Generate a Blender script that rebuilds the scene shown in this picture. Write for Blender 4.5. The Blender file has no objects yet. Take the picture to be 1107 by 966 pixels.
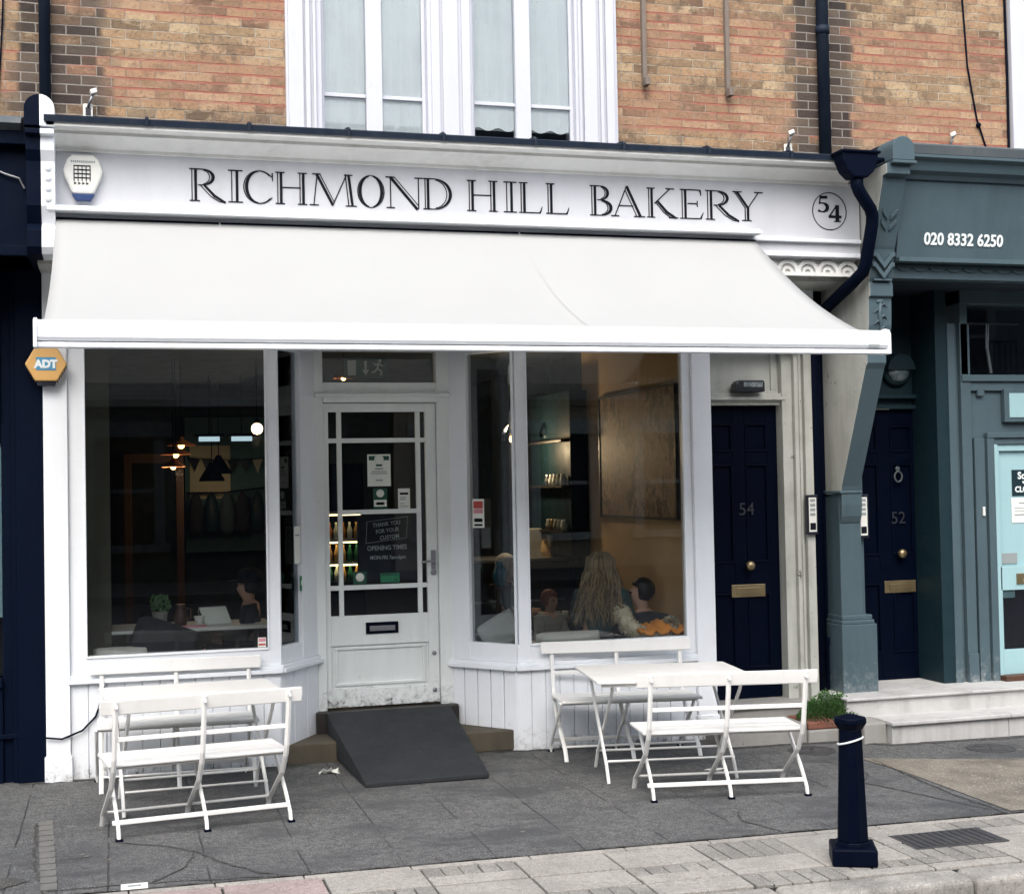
import bpy, bmesh, math, random
from mathutils import Vector, Matrix
random.seed(7)
PI = math.pi
sc = bpy.context.scene
col = sc.collection

# ------------------------------------------------------------------ materials
def nodes(name):
    m = bpy.data.materials.new(name); m.use_nodes = True
    nt = m.node_tree; b = nt.nodes['Principled BSDF']
    return m, nt, b
def nd(nt, t, **kw):
    n = nt.nodes.new(t)
    for k, v in kw.items():
        if k in n.inputs: n.inputs[k].default_value = v
        else: setattr(n, k, v)
    return n
def lk(nt, a, b): nt.links.new(a, b)
def coords(nt): return nd(nt, 'ShaderNodeTexCoord').outputs['Object']
def noise(nt, vec, scale, detail=4, rough=.55):
    n = nd(nt, 'ShaderNodeTexNoise'); n.inputs['Scale'].default_value = scale
    n.inputs['Detail'].default_value = detail; n.inputs['Roughness'].default_value = rough
    lk(nt, vec, n.inputs['Vector']); return n.outputs['Fac']
def ramp(nt, fac, a, b, lo=0., hi=1.):
    n = nd(nt, 'ShaderNodeMapRange'); lk(nt, fac, n.inputs['Value'])
    n.inputs['From Min'].default_value = a; n.inputs['From Max'].default_value = b
    n.inputs['To Min'].default_value = lo; n.inputs['To Max'].default_value = hi
    return n.outputs['Result']
def mix(nt, fac, a, b):
    n = nd(nt, 'ShaderNodeMix', data_type='RGBA')
    for s, v in ((0, fac), (6, a), (7, b)):
        if isinstance(v, (int, float)): n.inputs[s].default_value = v
        elif isinstance(v, tuple): n.inputs[s].default_value = (*v, 1)
        else: lk(nt, v, n.inputs[s])
    return n.outputs[2]
def math_(nt, op, a, b=None):
    n = nd(nt, 'ShaderNodeMath', operation=op)
    for i, v in enumerate((a, b)):
        if v is None: continue
        if isinstance(v, (int, float)): n.inputs[i].default_value = v
        else: lk(nt, v, n.inputs[i])
    return n.outputs[0]
def bump(nt, b, h, strength=.2, dist=.01):
    n = nd(nt, 'ShaderNodeBump'); n.inputs['Strength'].default_value = strength
    n.inputs['Distance'].default_value = dist; lk(nt, h, n.inputs['Height'])
    lk(nt, n.outputs[0], b.inputs['Normal'])
def stretch(nt, vec, s):
    n = nd(nt, 'ShaderNodeMapping'); n.inputs['Scale'].default_value = s
    lk(nt, vec, n.inputs['Vector']); return n.outputs[0]

def paint(name, c, dirt=None, rough=.45, amount=.5, chip=None, chip_t=.70, chip_scale=14, metal=0, bumpy=.08, streak=True, spec=.5, low=None, lowc=(.06, .055, .05)):
    m, nt, b = nodes(name); v = coords(nt)
    dirt = dirt or tuple(x * .72 for x in c)
    f = noise(nt, v, 2.3, 6, .65)
    s = noise(nt, stretch(nt, v, (9, 9, 1.1)), 1.6, 4)
    f = math_(nt, 'MULTIPLY', ramp(nt, f, .35, .75), ramp(nt, s, .3, .75)) if streak else ramp(nt, f, .35, .8)
    colr = mix(nt, math_(nt, 'MULTIPLY', f, amount), c, dirt)
    if chip:
        ch = noise(nt, v, chip_scale, 8, .7); big = noise(nt, v, 1.7, 2)
        k = math_(nt, 'MULTIPLY', ramp(nt, ch, chip_t, chip_t + .02), ramp(nt, big, .45, .6))
        colr = mix(nt, k, colr, chip)
    if streak:
        colr = mix(nt, ramp(nt, noise(nt, v, 21, 8, .8), .60, .72, 0, amount * .5), colr, tuple(x * .55 for x in dirt))
    if low:
        sx = nd(nt, 'ShaderNodeSeparateXYZ'); lk(nt, v, sx.inputs[0])
        wear = math_(nt, 'ADD', noise(nt, v, 15, 9, .78), ramp(nt, sx.outputs[2], low[0], low[1], .14, -.1))
        colr = mix(nt, ramp(nt, wear, .66, .70, 0, .85), colr, lowc)
        colr = mix(nt, ramp(nt, wear, .52, .66, 0, .35), colr, lowc)
    lk(nt, colr, b.inputs['Base Color'])
    r = ramp(nt, noise(nt, v, 9, 3), .3, .7, rough - .08, rough + .12); lk(nt, r, b.inputs['Roughness'])
    b.inputs['Metallic'].default_value = metal; b.inputs['Specular IOR Level'].default_value = spec
    bump(nt, b, noise(nt, v, 60, 4), bumpy, .004)
    return m
def emit(name, c, s):
    m, nt, b = nodes(name); b.inputs['Base Color'].default_value = (*c, 1)
    b.inputs['Emission Color'].default_value = (*c, 1); b.inputs['Emission Strength'].default_value = s
    return m
def glass_mat(name, tint=(.955, .982, .99), ior=1.47):
    m, nt, b = nodes(name); nt.nodes.remove(b)
    t = nd(nt, 'ShaderNodeBsdfTransparent'); t.inputs[0].default_value = (*tint, 1)
    g = nd(nt, 'ShaderNodeBsdfGlossy'); g.inputs['Roughness'].default_value = 0.0
    g.inputs[0].default_value = (.95, .97, 1, 1)
    fr = nd(nt, 'ShaderNodeFresnel'); fr.inputs['IOR'].default_value = ior
    v = coords(nt)
    mx = nd(nt, 'ShaderNodeMixShader')
    bp = nd(nt, 'ShaderNodeBump'); bp.inputs['Strength'].default_value = .02; bp.inputs['Distance'].default_value = .02
    lk(nt, noise(nt, v, 1.3, 1), bp.inputs['Height']); lk(nt, bp.outputs[0], g.inputs['Normal'])
    lk(nt, fr.outputs[0], mx.inputs[0]); lk(nt, t.outputs[0], mx.inputs[1]); lk(nt, g.outputs[0], mx.inputs[2])
    lk(nt, mx.outputs[0], nt.nodes['Material Output'].inputs[0])
    return m

M = {}
M['white'] = paint('white_paint', (.78, .81, .85), (.60, .61, .61), .42, .5, low=(-.05, .22), lowc=(.16, .155, .14), chip=(.25, .24, .22), chip_t=.73, chip_scale=22)
M['fascia'] = paint('fascia_paint', (.53, .54, .575), (.42, .43, .43), .5, .7)
M['cornice'] = paint('cornice_paint', (.72, .72, .70), (.45, .46, .42), .5, .8)
M['cream'] = paint('old_cream_paint', (.46, .47, .435), (.17, .165, .14), .6, .95, chip=(.08, .07, .06), chip_t=.62, chip_scale=9)
M['door_white'] = paint('door_paint', (.78, .82, .81), (.50, .53, .51), .4, .5, low=(.27, .50), chip=(.10, .09, .08), chip_t=.70, chip_scale=16)
M['bench'] = paint('bench_paint', (.76, .755, .735), (.55, .54, .50), .42, .6, chip=(.20, .17, .14), chip_t=.69, chip_scale=34)
M['black'] = paint('black_gloss', (.0008, .0024, .0095), (.0014, .0034, .0105), .45, .8, bumpy=.03, spec=.06)
M['blackmatt'] = paint('black_matt', (.0008, .0028, .011), (.002, .005, .013), .6, .8, spec=.06)
M['leftshop'] = paint('left_shop_paint', (.0008, .0034, .0125), (.002, .006, .016), .6, .8, spec=.06)
M['lead'] = paint('lead_sheet', (.006, .013, .027), (.04, .05, .065), .6, .7, spec=.18)
M['slate'] = paint('slate_paint', (.064, .099, .117), (.042, .066, .079), .5, .8, low=(.20, .55), lowc=(.26, .28, .28), chip=(.30, .32, .32), chip_t=.72, chip_scale=8, spec=.3)
M['slatelead'] = paint('weathered_lead', (.06, .075, .085), (.12, .13, .135), .7, .9)
M['teal_dark'] = paint('dark_teal_paint', (.007, .022, .030), (.012, .03, .035), .5, .5, spec=.25)
M['teal'] = paint('pale_teal_paint', (.30, .47, .50), (.24, .39, .42), .45, .5)
M['brass'] = paint('old_brass', (.32, .25, .14), (.16, .13, .09), .38, .8, metal=.8)
M['steel'] = paint('dull_steel', (.35, .36, .38), (.2, .2, .21), .4, .6, metal=.9)
M['red_brick'] = paint('red_brick', (.19, .075, .05), (.10, .06, .048), .9, .9)
M['rubber'] = paint('ramp_rubber', (.008, .011, .014), (.020, .023, .026), .75, .9, bumpy=.6, streak=False)
M['plastic_white'] = paint('white_plastic', (.68, .68, .64), (.55, .55, .5), .4, .5)
M['plastic_black'] = paint('black_plastic', (.008, .010, .018), (.015, .017, .025), .35, .5)
M['tan_plastic'] = paint('tan_plastic', (.62, .36, .12), (.5, .3, .12), .4, .5)
M['navy'] = paint('navy_plastic', (.01, .035, .13), None, .35, .3)
M['ink'] = paint('black_lettering', (.004, .005, .010), (.010, .011, .016), .6, .7, spec=.15)
M['whiteink'] = paint('white_lettering', (.75, .80, .80), None, .5, .2)
M['chalk'] = paint('chalk', (.55, .58, .58), None, .9, .4)
M['greyink'] = paint('grey_lettering', (.25, .28, .28), None, .5, .2)
M['paper'] = paint('paper', (.74, .76, .70), (.66, .68, .63), .8, .4, streak=False)
M['green'] = paint('green_print', (.015, .16, .08), None, .6, .3)
M['deepgreen'] = paint('deep_green_print', (.01, .07, .045), None, .6, .3)
M['red'] = paint('red_print', (.45, .06, .05), None, .6, .3)
M['pink'] = paint('pink_print', (.6, .25, .3), None, .6, .3)
M['sky_blue'] = paint('blue_print', (.06, .25, .42), None, .5, .3)
M['chalkboard'] = paint('chalkboard', (.010, .012, .022), (.02, .022, .03), .7, .6)
M['wood'] = paint('brown_wood', (.075, .032, .016), (.04, .02, .012), .55, .8)
M['darkwood'] = paint('dark_wood', (.020, .016, .014), (.01, .009, .009), .5, .8)
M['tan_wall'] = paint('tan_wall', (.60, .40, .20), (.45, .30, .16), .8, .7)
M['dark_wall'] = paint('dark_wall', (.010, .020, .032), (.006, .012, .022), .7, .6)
M['teal_lit_wall'] = paint('teal_lit_wall', (.05, .12, .13), (.03, .08, .09), .8, .6)
M['pale_lit_wall'] = paint('pale_lit_wall', (.5, .46, .33), (.36, .34, .25), .8, .6)
M['hair_blonde'] = paint('blonde_hair', (.30, .215, .12), (.16, .11, .06), .6, 1, bumpy=.8)
M['hair_brown'] = paint('brown_hair', (.13, .088, .052), None, .6, .6)
M['hair_dark'] = paint('dark_hair', (.012, .010, .010), None, .5, .4)
M['hair_white'] = paint('white_hair', (.62, .62, .6), (.45, .45, .44), .7, .6)
M['hair_red'] = paint('auburn_hair', (.22, .07, .035), None, .6, .6)
M['skin'] = paint('skin', (.46, .27, .19), (.40, .22, .15), .5, .5, streak=False)
M['cloth_teal'] = paint('teal_cloth', (.035, .07, .075), None, .9, .5)
M['cloth_black'] = paint('black_cloth', (.008, .009, .014), (.015, .016, .02), .9, .6)
M['cloth_blue'] = paint('blue_cloth', (.03, .05, .07), None, .9, .6)
M['cloth_white'] = paint('white_cloth', (.55, .54, .48), (.4, .39, .35), .9, .6)
M['cloth_grey'] = paint('grey_cloth', (.3, .3, .27), (.2, .2, .18), .9, .6)
M['blind_cloth'] = paint('blind_cloth', (.82, .82, .80), (.62, .62, .61), .9, 1.)
M['doornum'] = paint('dull_number', (.018, .022, .03), None, .5, .3)
M['surround'] = paint('window_surround', (.54, .555, .61), (.44, .45, .48), .5, .6)
M['drainset'] = paint('drain_setts', (.13, .128, .12), (.06, .06, .058), .9, 1, bumpy=.6)
M['olive_wall'] = paint('olive_wall', (.15, .14, .10), (.10, .10, .075), .8, .7)
M['oldtimber'] = paint('old_timber', (.19, .155, .13), (.07, .06, .05), .9, 1., bumpy=.5)
M['fur'] = paint('grey_fur', (.50, .44, .32), (.10, .09, .07), .95, 1, bumpy=1.)
M['orange'] = paint('orange_cloth', (.60, .22, .03), (.4, .14, .03), .9, .8)
M['blue_glaze'] = paint('blue_glaze', (.02, .22, .40), None, .2, .3)
M['leaf'] = paint('weed_leaf', (.035, .11, .025), (.09, .17, .045), .5, 1, streak=False)
M['rust'] = paint('iron_cover', (.035, .036, .04), (.07, .065, .06), .6, 1, bumpy=.5)
M['glass'] = glass_mat('window_glass')
M['bulb'] = emit('warm_bulb', (1, .50, .16), 5)
M['globe'] = emit('bright_globe', (1, .72, .45), 4)
M['copper_lit'] = paint('copper_shade', (.55, .22, .10), None, .35, .3, metal=.6)
M['tube'] = emit('cool_tube', (.55, .75, .85), .35)
M['shelf_light'] = emit('shelf_light', (1, .75, .32), 2.2)

def canvas():
    m, nt, b = nodes('awning_canvas'); v = coords(nt)
    f = ramp(nt, noise(nt, v, 1.1, 6, .7), .4, .75)
    c = mix(nt, math_(nt, 'MULTIPLY', f, .35), (.50, .507, .505), (.45, .456, .45))
    lk(nt, c, b.inputs['Base Color']); b.inputs['Roughness'].default_value = .9
    b.inputs['Specular IOR Level'].default_value = .1
    w = nd(nt, 'ShaderNodeTexWave', bands_direction='X'); w.inputs['Scale'].default_value = 60; lk(nt, v, w.inputs[0])
    h = math_(nt, 'ADD', math_(nt, 'MULTIPLY', w.outputs['Fac'], .05), math_(nt, 'MULTIPLY', noise(nt, v, 3.2, 3), 1.))
    bump(nt, b, h, .10, .02)
    t = nd(nt, 'ShaderNodeBsdfTranslucent'); t.inputs[0].default_value = (.85, .85, .82, 1)
    mx = nd(nt, 'ShaderNodeMixShader'); mx.inputs[0].default_value = .36
    lk(nt, b.outputs[0], mx.inputs[1]); lk(nt, t.outputs[0], mx.inputs[2])
    lk(nt, mx.outputs[0], nt.nodes['Material Output'].inputs[0])
    return m
M['canvas'] = canvas()
M['canvas_seam'] = paint('canvas_seam', (.66, .665, .655), (.6, .6, .59), .95, .5, spec=.1)

def brick():
    m, nt, b = nodes('stock_brick'); v = coords(nt)
    sx = nd(nt, 'ShaderNodeSeparateXYZ'); lk(nt, v, sx.inputs[0])
    X, Z = sx.outputs[0], sx.outputs[2]
    wob = math_(nt, 'MULTIPLY', math_(nt, 'SUBTRACT', noise(nt, v, 2.2, 4), .5), .022)
    wob2 = math_(nt, 'MULTIPLY', math_(nt, 'SUBTRACT', noise(nt, v, 9, 3), .5), .012)
    cx = nd(nt, 'ShaderNodeCombineXYZ'); lk(nt, math_(nt, 'ADD', X, wob2), cx.inputs[0]); lk(nt, math_(nt, 'ADD', Z, wob), cx.inputs[1])
    def tex(c1, c2, mo, sz=.0052, sm=.3):
        bt = nd(nt, 'ShaderNodeTexBrick'); lk(nt, cx.outputs[0], bt.inputs['Vector']); bt.offset = .5
        for k, val in (('Scale', 1), ('Mortar Size', sz), ('Mortar Smooth', sm), ('Bias', 0), ('Brick Width', .185), ('Row Height', .064)): bt.inputs[k].default_value = val
        for k, c in (('Color1', c1), ('Color2', c2), ('Mortar', mo)): bt.inputs[k].default_value = (*c, 1)
        return bt
    bt = tex((0, 0, 0), (1, 1, 1), (.5, .5, .5)); rnd = nd(nt, 'ShaderNodeSeparateColor'); lk(nt, tex((0, 0, 0), (1, 1, 1), (.5, .5, .5), 0, 0).outputs['Color'], rnd.inputs[0])
    r = rnd.outputs[0]; mort = bt.outputs['Fac']
    n1 = noise(nt, v, 6, 7, .72); n2 = noise(nt, v, 42, 6, .75); n3 = noise(nt, stretch(nt, v, (1, 1, 2.2)), 1.5, 4); n4 = noise(nt, stretch(nt, v, (14, 14, 26)), 1, 5, .7)
    cr = nd(nt, 'ShaderNodeValToRGB'); lk(nt, r, cr.inputs[0]); el = cr.color_ramp.elements
    el[0].position = 0; el[0].color = (.115, .082, .058, 1); el[1].position = 1; el[1].color = (.47, .355, .22, 1)
    for p, c in ((.2, (.30, .21, .125)), (.4, (.40, .26, .15)), (.6, (.25, .17, .105)), (.8, (.43, .31, .19))): q = el.new(p); q.color = (*c, 1)
    base = cr.outputs[0]
    base = mix(nt, ramp(nt, n3, .46, .66, 0, .45), base, (.33, .18, .115))
    base = mix(nt, ramp(nt, n4, .52, .66, 0, .7), base, (.42, .325, .215))
    base = mix(nt, ramp(nt, n1, .52, .66, 0, .75), base, (.15, .105, .075))
    base = mix(nt, ramp(nt, n2, .53, .66, 0, .75), base, (.11, .08, .058))
    base = mix(nt, ramp(nt, noise(nt, v, 15, 8, .8), .56, .66, 0, .7), base, (.10, .075, .058))
    mc = mix(nt, ramp(nt, n1, .4, .6), (.44, .375, .29), (.20, .155, .115))
    base = mix(nt, math_(nt, 'MULTIPLY', mort, ramp(nt, n4, .3, .55, .25, 1)), base, mc)
    # red repointed courses in bands
    fr = math_(nt, 'FRACT', math_(nt, 'DIVIDE', math_(nt, 'ADD', math_(nt, 'ADD', Z, wob), .032), .064))
    line = ramp(nt, math_(nt, 'ABSOLUTE', math_(nt, 'SUBTRACT', fr, .5)), .09, .16, 1, 0)
    sn = noise(nt, stretch(nt, v, (1.3, 1, 15.6)), 1.0, 4, .6)
    bands = ramp(nt, math_(nt, 'SINE', math_(nt, 'MULTIPLY', math_(nt, 'SUBTRACT', Z, 4.33), 11.0)), -.35, .1)
    rk = math_(nt, 'MULTIPLY', math_(nt, 'MULTIPLY', line, ramp(nt, sn, .42, .50)), bands)
    base = mix(nt, math_(nt, 'MULTIPLY', bands, ramp(nt, n4, .35, .6, .05, .5)), base, (.36, .19, .13))
    base = mix(nt, math_(nt, 'MULTIPLY', rk, ramp(nt, n4, .3, .5, .5, .95)), base, (.36, .135, .10))
    # sooty bricks beside the pipes and along the lead
    def near(x0, w): return ramp(nt, math_(nt, 'ABSOLUTE', math_(nt, 'SUBTRACT', X, x0)), w * .5, w, 1, 0)
    soot = math_(nt, 'MAXIMUM', near(5.12, .40), near(-.32, .44))
    low = math_(nt, 'MULTIPLY', ramp(nt, Z, 4.20, 4.40, 1, 0), ramp(nt, noise(nt, v, 2.5, 4), .4, .6))
    soot = math_(nt, 'MAXIMUM', soot, math_(nt, 'MULTIPLY', low, .75))
    keep = ramp(nt, math_(nt, 'ADD', math_(nt, 'MULTIPLY', r, .75), math_(nt, 'MULTIPLY', soot, .75)), .78, .88)
    sootc = mix(nt, mort, mix(nt, ramp(nt, r, .2, .9), (.028, .026, .028), (.105, .085, .07)), (.27, .255, .23))
    base = mix(nt, math_(nt, 'MULTIPLY', math_(nt, 'MULTIPLY', soot, keep), .93), base, sootc)
    lk(nt, base, b.inputs['Base Color']); b.inputs['Roughness'].default_value = .92; b.inputs['Specular IOR Level'].default_value = .2
    h = math_(nt, 'SUBTRACT', math_(nt, 'ADD', math_(nt, 'MULTIPLY', n2, .7), math_(nt, 'MULTIPLY', n1, .8)), mort)
    bump(nt, b, h, .9, .016)
    return m
M['brick'] = brick()

def flagstone():
    m, nt, b = nodes('pavement_slabs'); v = coords(nt)
    a = noise(nt, v, 1.3, 6, .65); f = noise(nt, v, 45, 6, .75); g = noise(nt, v, 170, 3, .7)
    sx = nd(nt, 'ShaderNodeSeparateXYZ'); lk(nt, v, sx.inputs[0])
    c = mix(nt, ramp(nt, a, .35, .7), (.078, .080, .082), (.125, .125, .122))
    f2 = noise(nt, v, 22, 8, .8); f3 = noise(nt, v, 95, 4, .8)
    c = mix(nt, ramp(nt, f2, .47, .57, 0, .9), c, (.034, .035, .037))
    c = mix(nt, ramp(nt, f3, .50, .58, 0, .75), c, (.035, .036, .038))
    c = mix(nt, ramp(nt, g, .56, .63, 0, .9), c, (.34, .34, .33))
    c = mix(nt, ramp(nt, noise(nt, v, 13, 10, .88), .58, .64, 0, .8), c, (.26, .257, .247))
    # slab joints running towards the road
    wx = math_(nt, 'ADD', sx.outputs[0], math_(nt, 'MULTIPLY', math_(nt, 'SUBTRACT', noise(nt, v, 4, 3), .5), .02))
    fx = math_(nt, 'FRACT', math_(nt, 'DIVIDE', math_(nt, 'ADD', wx, 9.61), .455))
    jx = ramp(nt, math_(nt, 'ABSOLUTE', math_(nt, 'SUBTRACT', fx, .5)), .488, .494, 0, 1)
    jx = math_(nt, 'MULTIPLY', jx, ramp(nt, noise(nt, v, 2.3, 4), .42, .52))
    c = mix(nt, math_(nt, 'MULTIPLY', jx, .9), c, (.02, .02, .02))
    tone = nd(nt, 'ShaderNodeTexWhiteNoise', noise_dimensions='1D'); lk(nt, math_(nt, 'FLOOR', math_(nt, 'DIVIDE', math_(nt, 'ADD', wx, 9.61+.2275), .455)), tone.inputs['W'])
    c = mix(nt, math_(nt, 'MULTIPLY', tone.outputs[0], .22), c, (.10, .10, .105))
    st = noise(nt, stretch(nt, v, (.8, 1.4, 1)), 2.1, 6, .65)
    c = mix(nt, ramp(nt, st, .48, .62, 0, .75), c, (.046, .048, .052))
    lk(nt, c, b.inputs['Base Color']); b.inputs['Roughness'].default_value = .85
    bump(nt, b, math_(nt, 'SUBTRACT', f3, jx), .9, .008)
    return m
M['flag'] = flagstone()
def island(name, c1, c2, c3=None, rough=.85):
    m, nt, b = nodes(name); v = coords(nt)
    g = nd(nt, 'ShaderNodeNewGeometry')
    c = mix(nt, g.outputs['Random Per Island'], c1, c2)
    f = noise(nt, v, 34, 8, .8); a = noise(nt, v, 2.6, 7, .7)
    c = mix(nt, ramp(nt, f, .50, .62, 0, .65), c, tuple(x * .5 for x in c1))
    c = mix(nt, ramp(nt, a, .44, .62, 0, .75), c, c3 or tuple(x * .6 for x in c2))
    c = mix(nt, ramp(nt, noise(nt, v, 90, 3, .8), .54, .62, 0, .6), c, tuple(x * .4 for x in c1))
    c = mix(nt, ramp(nt, noise(nt, v, 130, 2), .62, .68, 0, .7), c, (.5, .5, .48))
    lk(nt, c, b.inputs['Base Color']); b.inputs['Roughness'].default_value = rough
    bump(nt, b, f, .4, .005)
    return m
M['slab'] = island('pale_slabs', (.295, .277, .25), (.345, .325, .297), (.22, .206, .188))
M['sett'] = island('small_setts', (.215, .203, .185), (.29, .275, .25), (.15, .142, .13))
M['pinkslab'] = island('pink_slabs', (.30, .225, .21), (.33, .26, .245))
M['kerb'] = island('granite_kerb', (.28, .265, .24), (.335, .318, .29), (.13, .124, .115))
M['dirt'] = island('joint_dirt', (.035, .034, .032), (.05, .048, .045))
M['patch'] = island('worn_concrete_patch', (.19, .168, .135), (.21, .188, .15), (.085, .075, .06))
M['stone'] = paint('step_stone', (.46, .46, .45), (.20, .195, .185), .7, 1.0, chip=(.07, .065, .06), chip_t=.63, chip_scale=7, bumpy=.4)
M['greystone'] = paint('grey_step_stone', (.27, .265, .25), (.14, .135, .125), .85, .9, chip=(.06, .06, .055), chip_t=.64, chip_scale=10, bumpy=.5)
M['brownstone'] = paint('brown_step', (.085, .072, .05), (.03, .028, .024), .9, 1, bumpy=.7)
M['asphalt'] = island('asphalt', (.045, .046, .05), (.055, .055, .06), (.035, .035, .038))
M['stucco'] = paint('tan_stucco', (.46, .38, .28), (.36, .30, .22), .9, .6)
M['dark_brick'] = paint('sooty_brick', (.030, .036, .046), (.02, .024, .03), .9, .9)
def picture():
    m, nt, b = nodes('sepia_print'); v = coords(nt)
    a = noise(nt, v, 5, 7, .7); s = noise(nt, stretch(nt, v, (1, 14, 3)), 2, 4)
    c = mix(nt, ramp(nt, a, .35, .65), (.20, .105, .065), (.40, .27, .17))
    c = mix(nt, ramp(nt, noise(nt, stretch(nt, v, (1, 2.6, 2.2)), 1.8, 9, .78), .50, .57, 0, .92), c, (.045, .028, .022))
    c = mix(nt, ramp(nt, s, .56, .66, 0, .6), c, (.06, .035, .025))
    lk(nt, c, b.inputs['Base Color']); b.inputs['Roughness'].default_value = .6
    return m
M['picture'] = picture()

# ------------------------------------------------------------------ mesh helpers
class B:
    def __init__(s): s.bm = bmesh.new()
    def box(s, x0, x1, y0, y1, z0, z1, mi=0):
        v = [s.bm.verts.new((x, y, z)) for z in (z0, z1) for y in (y0, y1) for x in (x0, x1)]
        for f in ((0, 2, 3, 1), (4, 5, 7, 6), (0, 1, 5, 4), (1, 3, 7, 5), (3, 2, 6, 7), (2, 0, 4, 6)):
            s.bm.faces.new([v[i] for i in f]).material_index = mi
        return s
    def poly(s, pts, mi=0):
        f = s.bm.faces.new([s.bm.verts.new(p) for p in pts]); f.material_index = mi; return s
    def prism(s, pts, off, mi=0):
        """closed polygon (3D points) swept by vector off"""
        off = Vector(off)
        a = [s.bm.verts.new(p) for p in pts]; b = [s.bm.verts.new(Vector(p) + off) for p in pts]
        n = len(pts)
        fs = [s.bm.faces.new(a[::-1]), s.bm.faces.new(b)]
        for i in range(n): fs.append(s.bm.faces.new((a[i], a[(i + 1) % n], b[(i + 1) % n], b[i])))
        for f in fs: f.material_index = mi
        return s
    def tube(s, pts, r, n=8, mi=0, caps=True, flat=1.0):
        pts = [Vector(p) for p in pts]; rings = []
        rr = r if isinstance(r, (list, tuple)) else [r] * len(pts)
        t0 = (pts[1] - pts[0]).normalized()
        up = Vector((0, 0, 1)) if abs(t0.z) < .9 else Vector((1, 0, 0))
        u = t0.cross(up).normalized()
        for i, p in enumerate(pts):
            t = (pts[min(i + 1, len(pts) - 1)] - pts[max(i - 1, 0)]).normalized()
            u = (u - t * u.dot(t)).normalized(); w = t.cross(u)
            rings.append([s.bm.verts.new(p + (u * math.cos(2 * PI * k / n) + w * math.sin(2 * PI * k / n) * flat) * rr[i]) for k in range(n)])
        for a, b in zip(rings, rings[1:]):
            for k in range(n):
                f = s.bm.faces.new((a[k], a[(k + 1) % n], b[(k + 1) % n], b[k])); f.material_index = mi; f.smooth = n > 6
        if caps:
            s.bm.faces.new(rings[0][::-1]).material_index = mi; s.bm.faces.new(rings[-1]).material_index = mi
        return s
    def lathe(s, prof, c=(0, 0, 0), n=24, axis='Z', mi=0, caps=True):
        rings = []
        for r, h in prof:
            ring = []
            for k in range(n):
                a = 2 * PI * k / n; x, y = r * math.cos(a), r * math.sin(a)
                p = (x, y, h) if axis == 'Z' else ((x, h, y) if axis == 'Y' else (h, x, y))
                ring.append(s.bm.verts.new((c[0] + p[0], c[1] + p[1], c[2] + p[2])))
            rings.append(ring)
        for a, b in zip(rings, rings[1:]):
            for k in range(n):
                f = s.bm.faces.new((a[k], a[(k + 1) % n], b[(k + 1) % n], b[k])); f.smooth = True; f.material_index = mi
        if caps:
            for ring in (rings[0], rings[-1]): s.bm.faces.new(ring).material_index = mi
        return s
    def ball(s, c, r, sc=(1, 1, 1), n=16, mi=0):
        prof = [(max(1e-4, math.sin(PI * i / n * 1.0)) * 1.0, -math.cos(PI * i / n)) for i in range(n + 1)]
        rings = []
        for pr, h in prof:
            rings.append([s.bm.verts.new((c[0] + r * sc[0] * pr * math.cos(2 * PI * k / n), c[1] + r * sc[1] * pr * math.sin(2 * PI * k / n), c[2] + r * sc[2] * h)) for k in range(n)])
        for a, b in zip(rings, rings[1:]):
            for k in range(n):
                f = s.bm.faces.new((a[k], a[(k + 1) % n], b[(k + 1) % n], b[k])); f.smooth = True; f.material_index = mi
        return s
    def build(s, name, mats, parent=None, bevel=0, loc=None, rot=None, recalc=True, seg=2):
        if recalc: bmesh.ops.recalc_face_normals(s.bm, faces=s.bm.faces)
        me = bpy.data.meshes.new(name); s.bm.to_mesh(me); s.bm.free()
        for m in (mats if isinstance(mats, (list, tuple)) else [mats]): me.materials.append(M[m])
        o = bpy.data.objects.new(name, me); col.objects.link(o)
        if parent: o.parent = parent
        if loc: o.location = loc
        if rot: o.rotation_euler = rot
        if bevel:
            bv = o.modifiers.new('edge', 'BEVEL'); bv.width = bevel; bv.segments = seg; bv.limit_method = 'ANGLE'; bv.angle_limit = math.radians(40)
        return o
def tag(o, label, cat, group=None, kind=None):
    if label: o['label'] = label
    if cat: o['category'] = cat
    if group: o['group'] = group
    if kind: o['kind'] = kind
    return o
def thing(name, label, cat, loc=(0, 0, 0), rot=(0, 0, 0), group=None):
    o = bpy.data.objects.new(name, None); col.objects.link(o); o.empty_display_size = .1
    o.location = loc; o.rotation_euler = rot
    return tag(o, label, cat, group)
def copy_tree(o, parent=None):
    c = o.copy(); col.objects.link(c)
    if parent: c.parent = parent
    for ch in o.children: copy_tree(ch, c)
    return c
def struct(o): o['kind'] = 'structure'; return o
SL = .008
def gz(x): return -SL * x
def slope(o):
    for v in o.data.vertices: v.co.z -= SL * v.co.x
    return o
def text_mesh(name, s, size, mat, parent, loc, rot=(PI / 2, 0, 0), bold=0., ext=.0015, sx=1., align='CENTER'):
    cu = bpy.data.curves.new(name, 'FONT'); cu.body = s; cu.size = size; cu.align_x = align; cu.offset = bold; cu.extrude = ext
    cu.resolution_u = 3
    t = bpy.data.objects.new('tmp', cu); col.objects.link(t)
    dg = bpy.context.evaluated_depsgraph_get(); me = bpy.data.meshes.new_from_object(t.evaluated_get(dg))
    bpy.data.objects.remove(t); bpy.data.curves.remove(cu)
    me.materials.clear(); me.materials.append(M[mat])
    o = bpy.data.objects.new(name, me); col.objects.link(o); o.location = loc; o.rotation_euler = rot; o.scale = (sx, 1, 1)
    if parent: o.parent = parent
    return o

# ------------------------------------------------------------------ the ground
o = B()
o.poly([(-400, -400, -.145), (400, -400, -.145), (400, 400, -.145), (-400, 400, -.145)])
road = struct(o.build('road', 'asphalt'))
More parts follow.
